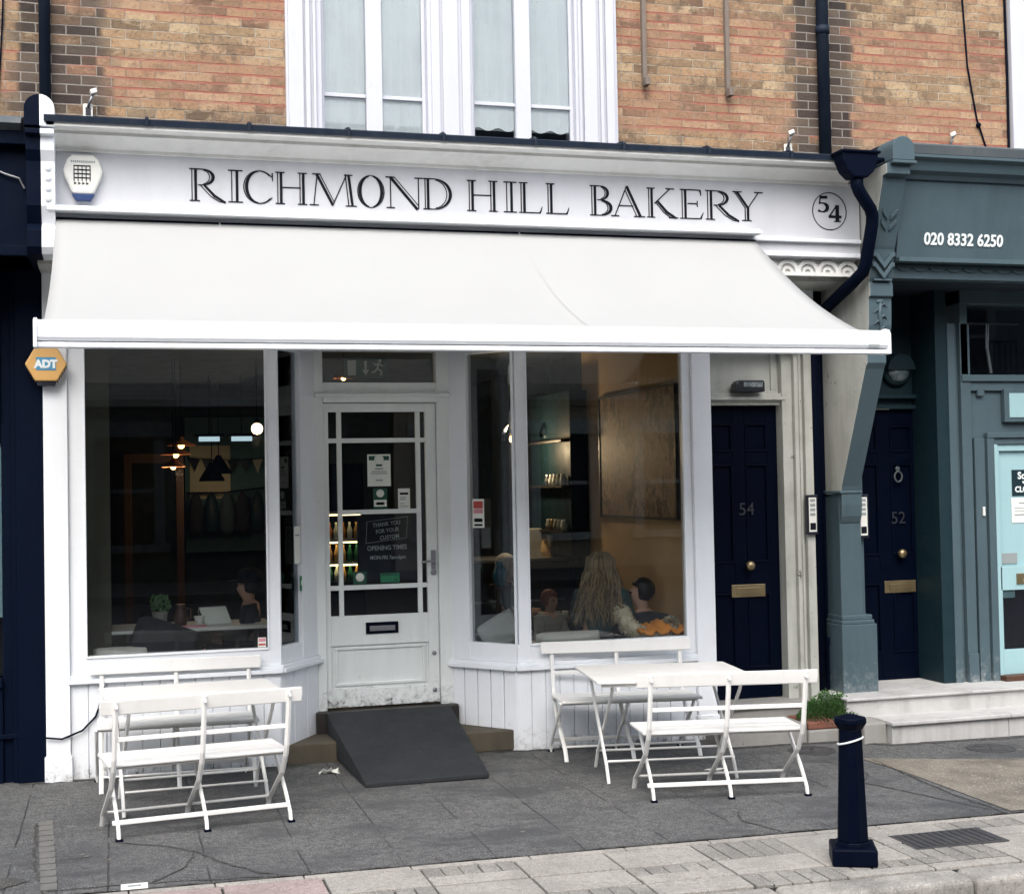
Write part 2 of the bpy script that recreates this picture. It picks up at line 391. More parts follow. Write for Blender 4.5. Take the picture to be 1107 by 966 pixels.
# pavement: one sheet from the kerb back under the shops, following the fall of the hill
b = B()
NX = 60
b.box(-30, 40, -2.60, 10, -.14, 0)
pave = struct(slope(b.build('pavement', 'flag')))
b = B(); b.box(-30, 40, -3.44, -2.604, -.14, -.012)
bed = struct(slope(b.build('paving_bed', 'dirt')))
# pale slab band laid as single pieces
slabs, setts, pinks = B(), B(), B()
def piece(bb, x0, x1, y0, y1, g=.006):
    j = [random.uniform(-.003, .003) for _ in range(4)]; dz = random.uniform(-.002, .002)
    # joints lean a little, as in the photographed course
    lean = .0
    pts = [(x0 + g + j[0], y0 + g, -.02 + dz), (x1 - g + j[1], y0 + g, -.02 + dz), (x1 - g + j[2], y1 - g, -.02 + dz), (x0 + g + j[3], y1 - g, -.02 + dz)]
    bb.prism(pts, (0, 0, .022))
edge = B()
x = -6.
while x < 14:
    w = random.uniform(.35, .6); edge.prism([(x, -2.675, -.02), (x + w - .006, -2.675, -.02), (x + w - .006, -2.625, -.02), (x, -2.625, -.02)], (0, 0, .022)); x += w
rows = [(-2.98, -2.685), (-3.24, -2.985), (-3.44, -3.245)]
x = -6.
k = 0
while x < 13:
    w = .46
    pink = x < .62 and x > -1.2
    for r, (y0, y1) in enumerate(rows):
        off = .0 if r != 1 else .0
        mode = (k + r) % 3
        if pink and r == 0: piece(pinks, x, x + w, y0, y1)
        elif mode == 1 or (r == 2 and k % 2):
            n = 5; 
            if random.random() < .5:
                for i in range(n): piece(setts, x + i * w / n, x + (i + 1) * w / n, y0, y1, .004)
            else:
                m_ = (y0 + y1) / 2
                for i in range(n): piece(setts, x + i * w / n, x + (i + 1) * w / n, m_, y1, .004)
                piece(slabs, x, x + w, y0, m_)
        else: piece(slabs, x, x + w, y0, y1)
    x += w; k += 1
struct(slope(slabs.build('paving_slabs', 'slab', bevel=.004)))
struct(slope(setts.build('paving_setts', 'sett', bevel=.003)))
struct(slope(pinks.build('pink_paving_slabs', 'pinkslab', bevel=.004)))
struct(slope(edge.build('edging_strip', 'slab', bevel=.004)))
b = B(); x = -12.07
while x < 26:
    w = .93; b.box(x + .006, x + w - .006, -3.64, -3.445, -.16, .0); x += w
struct(slope(b.build('kerb', 'kerb', bevel=.03, seg=4)))
# cracks, drain slot, worn patch, stains on the pavement
def ribbon(bb, pts, w, z=.004):
    pts = [Vector((p[0], p[1], 0)) for p in pts]; fine = []
    for a, c in zip(pts, pts[1:]):
        n = max(2, int((c - a).length / .05))
        for i in range(n): fine.append(a.lerp(c, i / n) + Vector((random.uniform(-.008, .008), random.uniform(-.01, .01), 0)))
    fine.append(pts[-1]); L = []
    for i, p in enumerate(fine):
        t = (fine[min(i + 1, len(fine) - 1)] - fine[max(i - 1, 0)]).normalized(); nrm = Vector((-t.y, t.x, 0)); ww = w * random.uniform(.5, 1.3) / 2
        L.append((bb.bm.verts.new(p + nrm * ww + Vector((0, 0, z))), bb.bm.verts.new(p - nrm * ww + Vector((0, 0, z)))))
    for a, c in zip(L, L[1:]): bb.bm.faces.new((a[0], a[1], c[1], c[0]))
b = B()
ribbon(b, [(-.02, -1.72), (.22, -1.86), (.36, -2.02), (.50, -2.30), (.62, -2.50), (.75, -2.60)], .018)
ribbon(b, [(.36, -2.02), (.30, -2.30), (.14, -2.52)], .010)
ribbon(b, [(-.33, -2.52), (0, -2.52), (.14, -2.53), (.75, -2.60)], .010)
ribbon(b, [(-.33, -1.98), (-.02, -1.95)], .008)
ribbon(b, [(-.44, -1.15), (-.40, -2.0), (-.335, -2.6)], .014); ribbon(b, [(-.37, -1.15), (-.33, -2.0), (-.27, -2.6)], .014)
ribbon(b, [(4.40, -1.00), (4.46, -1.45), (4.30, -1.66), (4.60, -2.5)], .012)
ribbon(b, [(4.72, -1.05), (4.62, -2.05), (4.63, -2.6)], .014)
ribbon(b, [(5.1, -1.15), (5.3, -1.4), (5.45, -1.3), (6.0, -1.55)], .012)
ribbon(b, [(3.28, -2.10), (3.2, -2.3), (3.3, -2.58)], .010)
ribbon(b, [(-6, -2.608), (0, -2.612), (6, -2.608), (13, -2.610)], .022)
slope(b.build('crack', 'dirt', pave))
b = B(); 
for i in range(12): b.box(-.425 + i * .0065, -.35 + i * .0065, -1.2 - i * .118, -1.2 - i * .118 + .1, 0, .005)
slope(b.build('drain_channel', 'drainset', pave, bevel=.002))
def blob(bb, cx, cy, rx, ry, z, n=26, jag=.12):
    ph = [random.uniform(0, 6) for _ in range(4)]
    pts = []
    for i in range(n):
        a = 2 * PI * i / n; r = 1 + jag * (math.sin(3 * a + ph[0]) + .6 * math.sin(5 * a + ph[1]) + .4 * math.sin(9 * a + ph[2]))
        pts.append((cx + rx * r * math.cos(a), cy + ry * r * math.sin(a), z))
    bb.poly(pts)
b = B(); b.poly([(4.66, -1.0, .004), (4.70, -1.5, .004), (4.68, -2.57, .004), (5.6, -2.58, .004), (7.5, -2.56, .004), (7.4, -1.6, .004), (6.4, -1.42, .004), (5.6, -1.35, .004), (5.1, -1.18, .004)])
slope(b.build('worn_patch', 'patch', pave))
b = B(); blob(b, -.62, -2.33, .20, .10, .004)
slope(b.build('stain', 'dirt', pave))
b = B(); random.seed(77)
for i in range(70): blob(b, random.uniform(-1, 6), random.uniform(-2.55, -.6), r_ := random.uniform(.006, .018), r_ * .8, .0035, 9)
slope(b.build('gum_spots', 'patch', pave))
b = B(); ribbon(b, [(-.6, -.035), (.4, -.022), (1.02, -.02), (1.2, .02)], .05, .0035); ribbon(b, [(2.45, .02), (2.63, -.025), (3.3, -.03), (3.95, -.05)], .05, .0035); ribbon(b, [(4.0, -.40), (4.6, -.41), (4.9, -.45), (5.1, -.66), (6.2, -.68), (7.4, -.68)], .05, .0035)
slope(b.build('grime_line', 'dirt', pave))
b = B()
for i in range(420):
    x_, y_ = random.uniform(4.8, 6.6), -1.9 + random.gauss(0, .28); r = random.uniform(.002, .0075)
    if -2.55 < y_ < -1.3: b.prism([(x_ + r * random.uniform(.6, 1.3) * math.cos(a_), y_ + r * random.uniform(.6, 1.3) * math.sin(a_), .004) for a_ in (0, 1.2, 2.5, 3.8, 5.1)], (0, 0, r * .8))
o = slope(b.build('grit', 'slab')); tag(o, 'loose pale grit scattered over the brown worn patch', 'grit', kind='stuff')

def cover(name, x, y, rx, label, cat, rect=None, group=None):
    t = B()
    if rect:
        t.box(-rect[0], rect[0], -rect[1], rect[1], 0, .006)
        for i in range(-5, 6): t.box(i * rect[0] / 6 - .012, i * rect[0] / 6 + .012, -rect[1] * .85, rect[1] * .85, .006, .010)
    else:
        t.lathe([(rx, 0), (rx, .006), (rx * .88, .006), (rx * .86, .003), (rx * .8, .004), (.001, .005)], n=32)
        for i in range(6):
            a = i * PI / 3; t.tube([(.02 * math.cos(a), .02 * math.sin(a), .005), (rx * .75 * math.cos(a), rx * .75 * math.sin(a), .005)], .006, 4)
    return tag(t.build(name, 'rust', loc=(x, y, gz(x)), bevel=.001), label, cat, group)
cover('manhole_cover', 4.49, -.66, .16, 'round iron cover in the pavement beside the grey doorstep', 'manhole cover')
cover('manhole_cover', 5.66, -.98, .16, 'round iron cover in the pavement in front of the white steps', 'manhole cover')
cover('manhole_cover', 4.02, -2.98, 0, 'dark rectangular iron cover set in the pale paving right of the bollard', 'manhole cover', rect=(.26, .14))
t = thing('pavement_plate', 'small white rectangular plate set in the cracked pavement', 'plate', (.06, -2.57, gz(.06)))
B().box(-.06, .06, -.045, .045, 0, .007).build('plate', 'plastic_white', t, bevel=.002)
B().box(-.03, .03, -.012, .012, .007, .0085).build('mark', 'greyink', t)

# ------------------------------------------------------------------ bakery building
bak = thing('bakery_building', 'white painted bakery shop with lettered fascia under a yellow brick upper storey', 'shop', (2.3, .1, 0))
bakinv = Matrix.Translation((-2.3, -.1, 0))
class PB(B):
    """mesh of the bakery, drawn in street coordinates and hung on the building"""
    def build(s, name, mats, parent=None, bevel=0, **k):
        o = B.build(s, name, mats, None, bevel, **k)
        o.parent = parent or bak
        o.matrix_parent_inverse = Matrix.Translation(-o.parent.location)
        return o
WX0, WX1, WZ1 = 1.12, 3.47, 6.3
b = PB(); b.box(-.42, WX0, .1, .4, 3.9, 8); b.box(WX1, 5.11, .1, .4, 3.9, 8); b.box(WX0, WX1, .1, .4, WZ1, 8); b.box(WX0, WX1, .1, .4, 3.9, 4.1)
b.build('brick_wall', 'brick')
PB().box(-.5, 5.2, .05, 8.5, 8.0, 8.3).build('unseen_roof', 'slatelead')  # out of view, added to block light from above
# upper window: broad white surround, paired sashes
win = PB(); win.box(WX0, 1.36, .06, .3, 4.1, WZ1); win.box(2.085, 2.405, .055, .3, 4.1, WZ1); win.box(3.155, WX1, .06, .3, 4.1, WZ1); win.box(WX0, WX1, .07, .3, WZ1 - .18, WZ1)
for xx, pw in ((1.135, .10), (1.25, .03), (1.30, .02), (2.11, .06), (2.19, .11), (2.325, .06), (3.175, .02), (3.21, .10), (3.335, .025), (3.38, .06)): win.box(xx, xx + pw, .035, .06, 4.1, WZ1)
W0 = win.build('upper_window', 'surround', bevel=.004)
for (x0, x1) in ((1.36, 2.085), (2.405, 3.155)):
    s = PB(); m_ = (x0 + x1) / 2
    s.box(x0, x0 + .025, .12, .16, 4.1, WZ1); s.box(x1 - .025, x1, .12, .16, 4.1, WZ1); s.box(m_ - .055, m_ + .055, .10, .17, 4.1, WZ1); s.box(x0, x1, .12, .16, 4.1, 4.17)
    s.box(x0 + .025, m_ - .055, .125, .155, 4.445, 4.47); s.box(m_ + .055, x1 - .025, .125, .155, 4.445, 4.47); s.box(x0, x1, .12, .16, 5.5, 5.55)
    s.build('sash', 'surround', W0, bevel=.003)
    PB().box(x0 + .02, x1 - .02, .138, .142, 4.15, WZ1 - .2).build('pane', 'glass', W0)
    lowz = 4.1 if x0 < 2 else 4.285
    bl = PB()
    for (a, c) in ((x0 + .02, m_ - .03), (m_ + .03, x1 - .02)):
        n = 14
        for i in range(n):
            xa, xb = a + (c - a) * i / n, a + (c - a) * (i + 1) / n
            ya, yb = .158 + .003 * math.sin(i * 2.1), .158 + .003 * math.sin((i + 1) * 2.1)
            bl.poly([(xa, ya, lowz + .012 * math.sin(i)), (xb, yb, lowz + .012 * math.sin(i + 1)), (xb, yb, WZ1), (xa, ya, WZ1)])
    bl.build('blind', 'blind_cloth', W0)
PB().box(WX0, WX1, .9, .95, 4.05, WZ1).build('room_back', 'dark_wall', W0)

# fascia board, mouldings, cornice
PB().box(-.36, 5.05, -.5, -.40, 3.33, 3.86).build('fascia_board', 'fascia', bevel=.003)
b = PB()
b.box(-.36, 5.04, -.535, -.5, 3.435, 3.46); b.box(-.36, 5.04, -.52, -.5, 3.335, 3.365)
b.build('fascia_moulding', 'white', bevel=.004)
prof = [(-.49, 3.84), (-.515, 3.84), (-.515, 3.862), (-.54, 3.868), (-.58, 3.885), (-.63, 3.905), (-.66, 3.91), (-.66, 3.93), (-.74, 3.935), (-.74, 3.965), (-.3, 3.965), (-.3, 3.84)]
PB().prism([(-.37, y, z) for y, z in prof], (5.33, 0, 0)).build('cornice', 'cornice', bevel=.002)
prof = [(-.755, 3.955), (-.76, 3.99), (-.74, 4.0), (.11, 4.10), (.11, 4.07), (-.73, 3.97)]
b = PB().prism([(-.38, y, z) for y, z in prof], (5.2, 0, 0))
for i in range(9): 
    xx = .2 + i * .6; b.tube([(xx, -.765, 3.955), (xx, -.768, 3.99), (xx, -.73, 4.008), (xx, .1, 4.105)], .012, 6)
b.build('lead_flashing', 'lead')
# frieze with overlapping discs under the fascia, soffit and hidden wall head
b = PB(); b.box(-.36, 5.04, -.44, -.40, 3.215, 3.33); b.box(-.36, 5.04, -.47, -.44, 3.21, 3.235)
def half_ring(bb, cx, cz, r0, r1, y, dep, n=14):
    for k in range(n):
        a0, a1 = PI * k / n, PI * (k + 1) / n
        bb.prism([(cx + r * math.cos(q), y, cz + r * math.sin(q)) for r, q in ((r0, a0), (r1, a0), (r1, a1), (r0, a1))], (0, -dep, 0))
for i in range(35):
    xx = -.30 + i * .155
    half_ring(b, xx, 3.2355, .060, .086, -.4405, .022 + .001 * (i % 2)); half_ring(b, xx, 3.2355, .022, .040, -.4405, .018)
b.build('frieze', 'cornice')
PB().box(-.44, 5.04, -.40, .06, 3.18, 3.215).build('soffit', 'cream')
b = PB(); b.box(-.44, 4.94, 0.0, .1, 2.74, 3.18); b.box(-.42, 5.1, .0, .4, 3.22, 3.9)
b.build('head_board', 'white')

# lettering -----------------------------------------------------
class Glyph:
    def __init__(s): s.q = []
    def line(s, pts, w):
        ws = w if isinstance(w, list) else [w] * len(pts); s.q.append((pts, ws)); return s
    def serif(s, xa, xb, y): return s.line([(xa, y), (xb, y)], .022)
    def stem(s, x, y0=0., y1=1., sl=.055, sr=.06):
        s.line([(x, y0), (x, y1)], .018); s.line([(x + .082, y0), (x + .082, y1)], .060)
        s.serif(x - sl, x + .11 + sr, y0 + .011); s.serif(x - sl, x + .11 + sr, y1 - .011); return s
    def arc(s, cx, cy, rx, ry, a0, a1, wmax, wmin=.014, n=26):
        pts, ws = [], []
        for i in range(n + 1):
            a = math.radians(a0 + (a1 - a0) * i / n); pts.append((cx + rx * math.cos(a), cy + ry * math.sin(a))); ws.append(wmin + (wmax - wmin) * abs(math.cos(a)) ** 1.5)
        return s.line(pts, ws)
def glyph(ch):
    g = Glyph()
    if ch == 'I': g.stem(.06); w = .23
    elif ch == 'L': g.stem(.06); g.line([(.2, .012), (.55, .012)], .022); g.line([(.53, .01), (.56, .06), (.60, .22)], [.05, .03, .012]); w = .62
    elif ch == 'H': g.stem(.06); g.stem(.60); g.line([(.15, .52), (.62, .52)], .024); w = .84
    elif ch == 'E':
        g.stem(.06)
        for y in (.012, .52, .988): g.line([(.2, y), (.52 if y != .52 else .45, y)], .022)
        g.line([(.52, .99), (.53, .92), (.55, .80)], [.05, .03, .012]); g.line([(.53, .01), (.55, .07), (.60, .22)], [.05, .03, .012]); g.line([(.45, .42), (.45, .62)], .02); w = .60
    elif ch in 'RB':
        g.stem(.06)
        if ch == 'R':
            g.arc(.28, .745, .25, .243, 90, -90, .075); g.arc(.28, .745, .17, .215, 80, -80, .016)
            g.line([(.2, .988), (.3, .988)], .018); g.line([(.2, .502), (.3, .502)], .018)
            g.line([(.33, .50), (.55, .18), (.80, -.03)], [.05, .06, .05]); g.line([(.24, .50), (.47, .16), (.66, .0), (.80, -.03)], .016); w = .82
        else:
            g.arc(.27, .76, .21, .228, 90, -90, .07); g.arc(.27, .76, .14, .2, 80, -80, .015)
            g.arc(.28, .265, .28, .253, 90, -90, .08); g.arc(.28, .265, .2, .225, 80, -80, .016)
            g.line([(.2, .988), (.29, .988)], .018); g.line([(.2, .525), (.3, .525)], .018); g.line([(.2, .012), (.3, .012)], .018); w = .62
    elif ch == 'D':
        g.stem(.06); g.arc(.30, .5, .46, .488, 90, -90, .075); g.arc(.30, .5, .36, .455, 82, -82, .016)
        g.line([(.2, .988), (.32, .988)], .018); g.line([(.2, .012), (.32, .012)], .018); w = .80
    elif ch == 'O':
        g.arc(.5, .5, .47, .51, 0, 360, .018, n=48); g.arc(.5, .5, .385, .49, 100, 260, .075); g.arc(.5, .5, .385, .49, -80, 80, .075); w = 1.0
    elif ch == 'C':
        g.arc(.5, .5, .47, .51, 40, 322, .018, n=40); g.arc(.5, .5, .385, .49, 95, 265, .075)
        g.line([(.86, .83), (.88, .95), (.89, .70)], [.012, .03, .014]); g.arc(.5, .5, .42, .5, 270, 318, .02); g.arc(.5, .5, .42, .5, 45, 92, .03); w = .92
    elif ch == 'M':
        g.line([(.10, 0), (.19, 1)], .022); g.serif(.0, .22, .011)
        g.line([(.17, 1), (.56, .02)], .06); g.line([(.25, 1), (.60, .10)], .014); g.serif(.07, .27, .989)
        g.line([(.55, .0), (.90, 1)], .02); g.line([(.87, 1), (.95, 0)], .018); g.line([(.95, 1), (1.04, 0)], .06); g.serif(.87, 1.14, .011); g.serif(.84, 1.05, .989); w = 1.14
    elif ch == 'N':
        g.line([(.13, 0), (.13, 1)], .022); g.serif(.02, .24, .011); g.serif(.0, .24, .989)
        g.line([(.12, 1), (.84, -.03)], .065); g.line([(.23, 1), (.88, .08)], .014)
        g.line([(.87, 0), (.87, 1)], .022); g.serif(.77, .98, .989); w = .98
    elif ch == 'A':
        g.line([(.08, 0), (.42, 1.02)], .022); g.line([(.42, 1.02), (.80, 0)], .065); g.line([(.37, .90), (.70, 0)], .014); g.serif(-.02, .2, .011); g.serif(.62, .92, .011); g.line([(.2, .36), (.60, .36)], .02); w = .90
    elif ch == 'K':
        g.stem(.06); g.line([(.22, .48), (.66, .99)], .024); g.serif(.54, .78, .989); g.line([(.30, .56), (.56, .2), (.82, .0)], [.05, .065, .05]); g.line([(.26, .50), (.48, .18), (.66, .02)], .015); g.serif(.62, .88, .011); w = .86
    elif ch == 'Y':
        g.line([(.08, .99), (.38, .46)], .06); g.line([(.01, .99), (.31, .44)], .014); g.line([(.70, .99), (.40, .46)], .022); g.serif(-.04, .22, .989); g.serif(.58, .82, .989)
        g.line([(.31, 0), (.31, .46)], .018); g.line([(.39, 0), (.39, .47)], .06); g.serif(.22, .49, .011); w = .80
    elif ch == '5':
        g.line([(.15, .97), (.52, .99)], .07); g.line([(.17, .97), (.12, .52)], .03); g.arc(.25, .30, .27, .29, 115, -110, .10, .02); g.line([(.16, .03), (.05, .08)], [.03, .06]); w = .56
    elif ch == '4':
        g.line([(.40, .0), (.40, 1.)], .09); g.line([(.38, .98), (.04, .30)], .03); g.line([(.02, .29), (.58, .29)], .055); g.serif(.26, .54, .015); w = .6
    return g, w
BOLD = [1.]
def draw(bb, ch, x0, x1, z0, h, y, th=.004, k=[0]):
    g, w = glyph(ch); sx = (x1 - x0) / w
    for pts, ws in g.q:
        k[0] += 1; yy = y - .0002 * (k[0] % 9)
        P = [Vector((x0 + p[0] * sx, 0, z0 + p[1] * h)) for p in pts]
        L = []
        for i, p in enumerate(P):
            t = (P[min(i + 1, len(P) - 1)] - P[max(i - 1, 0)]).normalized(); n = Vector((-t.z, 0, t.x)); hw = (ws[i] * 1.28 + .006) * h / 2 * BOLD[0]
            a, c = p + n * hw, p - n * hw
            L.append([bb.bm.verts.new((q.x, yq, q.z)) for q, yq in ((a, yy - th), (c, yy - th), (c, y + .002), (a, y + .002))])
        for a, c in zip(L, L[1:]):
            for i in range(4): bb.bm.faces.new((a[i], a[(i + 1) % 4], c[(i + 1) % 4], c[i]))
        bb.bm.faces.new(L[0]); bb.bm.faces.new(L[-1][::-1])
slots = [('R', .452, .675), ('I', .685, .775), ('C', .775, .965), ('H', .975, 1.19), ('M', 1.188, 1.485), ('O', 1.487, 1.668), ('N', 1.672, 1.913), ('D', 1.915, 2.105),
         ('H', 2.205, 2.43), ('I', 2.45, 2.54), ('L', 2.555, 2.72), ('L', 2.74, 2.905),
         ('B', 3.045, 3.21), ('A', 3.20, 3.43), ('K', 3.45, 3.67), ('E', 3.69, 3.86), ('R', 3.875, 4.13), ('Y', 4.09, 4.30)]
for ch, a, c in slots:
    b = PB(); draw(b, ch, a, c, 3.572, .200, -.5); b.build('sign_letter', 'ink')
BOLD[0] = 1.9; b = PB(); draw(b, '5', 4.72, 4.805, 3.655, .105, -.5); b.build('roundel_digit', 'ink'); b = PB(); draw(b, '4', 4.805, 4.91, 3.59, .115, -.5); b.build('roundel_digit', 'ink'); b = PB()
n = 48; cx, cz = 4.815, 3.66
for i in range(n):
    a, c = 2 * PI * i / n, 2 * PI * (i + 1) / n
    b.prism([(cx + r * math.cos(q), -.498, cz + r * 1.0 * math.sin(q)) for r, q in ((.127, a), (.133, a), (.133, c), (.127, c))], (0, -.005, 0))
b.build('number_roundel', 'ink')

# left console (white half) and pilaster ------------------------
def console_profile():
    return [(-.40, 3.2), (-.62, 3.2), (-.66, 3.3), (-.66, 3.45), (-.68, 3.5), (-.68, 3.78), (-.72, 3.82), (-.72, 3.90), (-.70, 3.93), (-.74, 3.95), (-.76, 3.97)]
pf = [(.1, 3.2), (-.62, 3.2), (-.65, 3.24), (-.65, 3.34), (-.60, 3.38), (-.66, 3.48), (-.66, 3.74), (-.70, 3.80), (-.70, 3.88), (-.74, 3.885), (-.74, 3.915), (-.70, 3.92), (-.70, 3.93), (.1, 3.95)]
def left_console(bb, x0, x1, half):
    bb.prism([(x0, y, z) for y, z in pf], (x1 - x0, 0, 0))
    # round topped block
    n = 10; pts = []
    cx = -.405; R = .085
    if half > 0: pts = [(cx, 3.93)] + [(cx + R, 3.93)] + [(cx + R * math.cos(a), 4.03 + R * math.sin(a)) for a in [i * PI / 2 / n for i in range(n + 1)]]
    else: pts = [(cx - R, 3.93), (cx, 3.93)] + [(cx - R * math.cos(a), 4.03 + R * math.sin(a)) for a in [PI / 2 - i * PI / 2 / n for i in range(n + 1)]]
    bb.prism([(x, -.74, z) for x, z in pts], (0, .6, 0))
b = PB(); left_console(b, -.403, -.325, 1)
for z in (3.52, 3.58, 3.64, 3.70): b.lathe([(.022, 0), (.014, -.012), (.001, -.016)], (-.362, -.66, z), 10, 'Y')
b.build('console', 'white', bevel=.004)
b = PB(); b.box(-.435, -.29, -.03, .1, -.02, 3.2); b.box(-.445, -.28, -.045, .1, -.02, .16)
b.build('pilaster', 'white', bevel=.004)
# bays -------------------------------------------------------------
def slant(bb, p0, p1, z0, z1, th):
    d = Vector((p1[0] - p0[0], p1[1] - p0[1], 0)).normalized(); n = Vector((-d.y, d.x, 0)) * th
    bb.prism([(p0[0], p0[1], z0), (p1[0], p1[1], z0), (p1[0] + n.x, p1[1] + n.y, z0), (p0[0] + n.x, p0[1] + n.y, z0)], (0, 0, z1 - z0))
def lerp(p, q, t): return (p[0] + (q[0] - p[0]) * t, p[1] + (q[1] - p[1]) * t)
RY = .45
def bay(name, side, pts, zl, zg, zt, front, zbase):
    """front: (x0, x1) glazed front; pts: splay from street corner to door corner"""
    r = PB(); a, c = front
    n = round((c - a) / .105)
    for i in range(n):
        x0 = a + (c - a) * i / n; x1 = a + (c - a) * (i + 1) / n
        r.box(x0 + .0025, x1 - .0025, 0, .03, zbase - .03, zl - .04)
    r.box(a, c, .012, .05, zbase - .03, zl - .04)
    p, q = pts
    m = 5 if side == 'r' else 3
    for i in range(m):
        slant(r, lerp(p, q, i / m + .006), lerp(p, q, (i + 1) / m - .006), .0 if side == 'l' else zbase - .03, zl - .04, .03 if side == 'l' else -.03)
    slant(r, p, q, .0, zl - .04, .028 if side == 'l' else -.028) if False else None
    o = r.build('stall_riser', 'white', bevel=.004)
    l = PB(); l.box(a - .01, c + .012, -.04, .06, zl - .04, zl - .012); l.box(a - .01, c + .02, -.02, .06, zl - .012, zl + .012)
    sg = 1 if side == 'l' else -1
    d = Vector((q[0] - p[0], q[1] - p[1])).normalized(); nn = Vector((d.y, -d.x)) * sg
    slant(l, (p[0] + nn.x * .04, p[1] + nn.y * .04), (q[0] + nn.x * .04, q[1] + nn.y * .04), zl - .041, zl - .013, .1 * sg)
    slant(l, (p[0] + nn.x * .02, p[1] + nn.y * .02), (q[0] + nn.x * .02, q[1] + nn.y * .02), zl - .013, zl + .011, .08 * sg)
    l.build('window_ledge', 'white', bevel=.004)
    # frames
    f = PB()
    f.box(a, c, .005, .07, zl + .012, zg); f.box(a, c, .005, .07, zt, 2.8)
    if side == 'l':
        f.box(a, a + .10, .003, .073, zl + .012, 2.8); g0, g1 = a + .10, c - .075
        f.box(c - .075, c, .002, .074, zl + .012, 2.8)
    else:
        f.box(c - .06, c, .003, .073, zl + .012, 2.8); g0, g1 = a + .10, c - .06
        f.box(a + .02, a + .10, .002, .074, zl + .012, 2.8)
    t0, t1 = (.03, .57) if side == 'l' else (.02, .70)
    slant(f, lerp(p, q, 0), lerp(p, q, 1), zl + .012, zg, .06 * sg); slant(f, lerp(p, q, 0), lerp(p, q, 1), zt, 2.8, .06 * sg)
    pj, qj = [(w_[0] + nn.x * .004, w_[1] + nn.y * .004) for w_ in (p, q)]
    slant(f, lerp(pj, qj, 0), lerp(pj, qj, t0), zl + .012, 2.8, (.067 if side == 'l' else .02) * sg); slant(f, lerp(pj, qj, t1), lerp(pj, qj, 1), zl + .012, 2.8, .067 * sg)
    for xx in (g0, g1): f.box(xx - .006, xx + .006, -.006, .005, zg - .006, zt + .006)
    f.box(g0, g1, -.006, .004, zg - .012, zg)
    fo = f.build('shop_window', 'white', bevel=.003)
    PB().box(g0 - .01, g1 + .01, .034, .040, zg - .01, zt + .01).build('pane', 'glass', fo)
    gl = PB(); pa, pb = lerp(p, q, t0 - .02), lerp(p, q, t1 + .02)
    off = Vector((-d.y, d.x)) * .03 * sg
    slant(gl, (pa[0] + off.x, pa[1] + off.y), (pb[0] + off.x, pb[1] + off.y), zg - .01, zt + .01, .006 * sg)
    gl.build('pane', 'glass', fo)
    return fo
winL = bay('left', 'l', ((1.02, 0), (1.335, RY)), .64, .765, 2.72, (-.29, 1.02), 0)
winR = bay('right', 'r', ((2.625, 0), (2.27, RY)), .565, .70, 2.72, (2.625, 3.95), -.03)
b = PB(); b.box(3.95, 4.095, -.03, .15, -.06, 2.8); b.box(3.94, 4.105, -.042, .15, -.06, .14); b.build('pilaster', 'white', bevel=.004)
# entrance step and sill
PB().prism([(1.06, .03, -.02), (2.62, .03, -.02), (2.27, .47, -.02), (1.335, .47, -.02)], (0, 0, .14)).build('entrance_step', 'brownstone', bevel=.01)
PB().box(1.30, 2.30, .36, .52, .12, .262).build('door_sill', 'darkwood', bevel=.004)
# entrance door with transom
fr = PB()
fr.box(1.325, 1.385, RY - .02, RY + .08, .262, 2.8); fr.box(2.19, 2.285, RY - .02, RY + .08, .262, 2.8)
fr.box(1.385, 2.19, RY - .01, RY + .08, 2.70 + .05, 2.80); fr.box(1.385, 2.19, RY - .035, RY + .08, 2.39, 2.44); fr.box(1.385, 2.19, RY - .012, RY + .08, 2.44, 2.53)
fr.box(1.33, 2.28, RY - .05, RY - .01, 2.425, 2.45)
FR = fr.build('door_frame', 'door_white', bevel=.003)
PB().box(1.385, 2.19, RY + .03, RY + .034, 2.52, 2.76).build('transom_pane', 'glass', FR)
d = PB(); Y0, Y1 = RY + .012, RY + .052
X0, X1 = 1.388, 2.187
d.box(X0, X0 + .035, Y0, Y1, .275, 2.385); d.box(X1 - .075, X1, Y0, Y1, .275, 2.385); d.box(X0 + .035, X1 - .075, Y0, Y1, 2.325, 2.385)
d.box(X0 + .035, X1 - .075, Y0, Y1, .70, .905); d.box(X0 + .035, X1 - .075, Y0, Y1, .275, .40); d.box(X0 + .035, X1 - .075, Y0 + .018, Y1 - .01, .40, .70)
for z in (2.125, 1.625, 1.10): d.box(X0 + .035 if z != 1.625 else 1.495, X1 - .075 if z != 1.625 else 2.06, Y0 + .002, Y1 - .002, z - .016, z + .016)
for xx in (1.50, 2.06): d.box(xx - .016, xx + .016, Y0 + .003, Y1 - .003, .905, 2.325)
for (x0, x1, z0, z1) in ((X0 + .06, X1 - .10, .42, .44), (X0 + .06, X1 - .10, .67, .69), (X0 + .06, X0 + .08, .44, .67), (X1 - .12, X1 - .10, .44, .67)): d.box(x0, x1, Y0 + .004, Y0 + .02, z0, z1)
D0 = d.build('entrance_door', 'door_white', bevel=.003)
PB().box(X0 + .03, X1 - .07, RY + .030, RY + .034, .90, 2.33).build('door_glass', 'glass', D0)
lp = PB(); lp.box(1.665, 1.895, Y0 - .012, Y0, .775, .855); lp.build('letter_plate', 'blackmatt', D0, bevel=.003)
PB().box(1.69, 1.87, Y0 - .018, Y0 - .012, .795, .83).build('letter_flap', 'steel', D0, bevel=.002)
h = PB(); h.lathe([(.022, 0), (.022, -.008), (.014, -.012)], (2.155, Y0, 1.19), 14, 'Y'); h.box(2.138, 2.172, Y0 - .008, Y0, 1.17, 1.345); h.tube([(2.155, Y0 - .005, 1.27), (2.155, Y0 - .05, 1.27), (2.06, Y0 - .055, 1.265)], .010, 8)
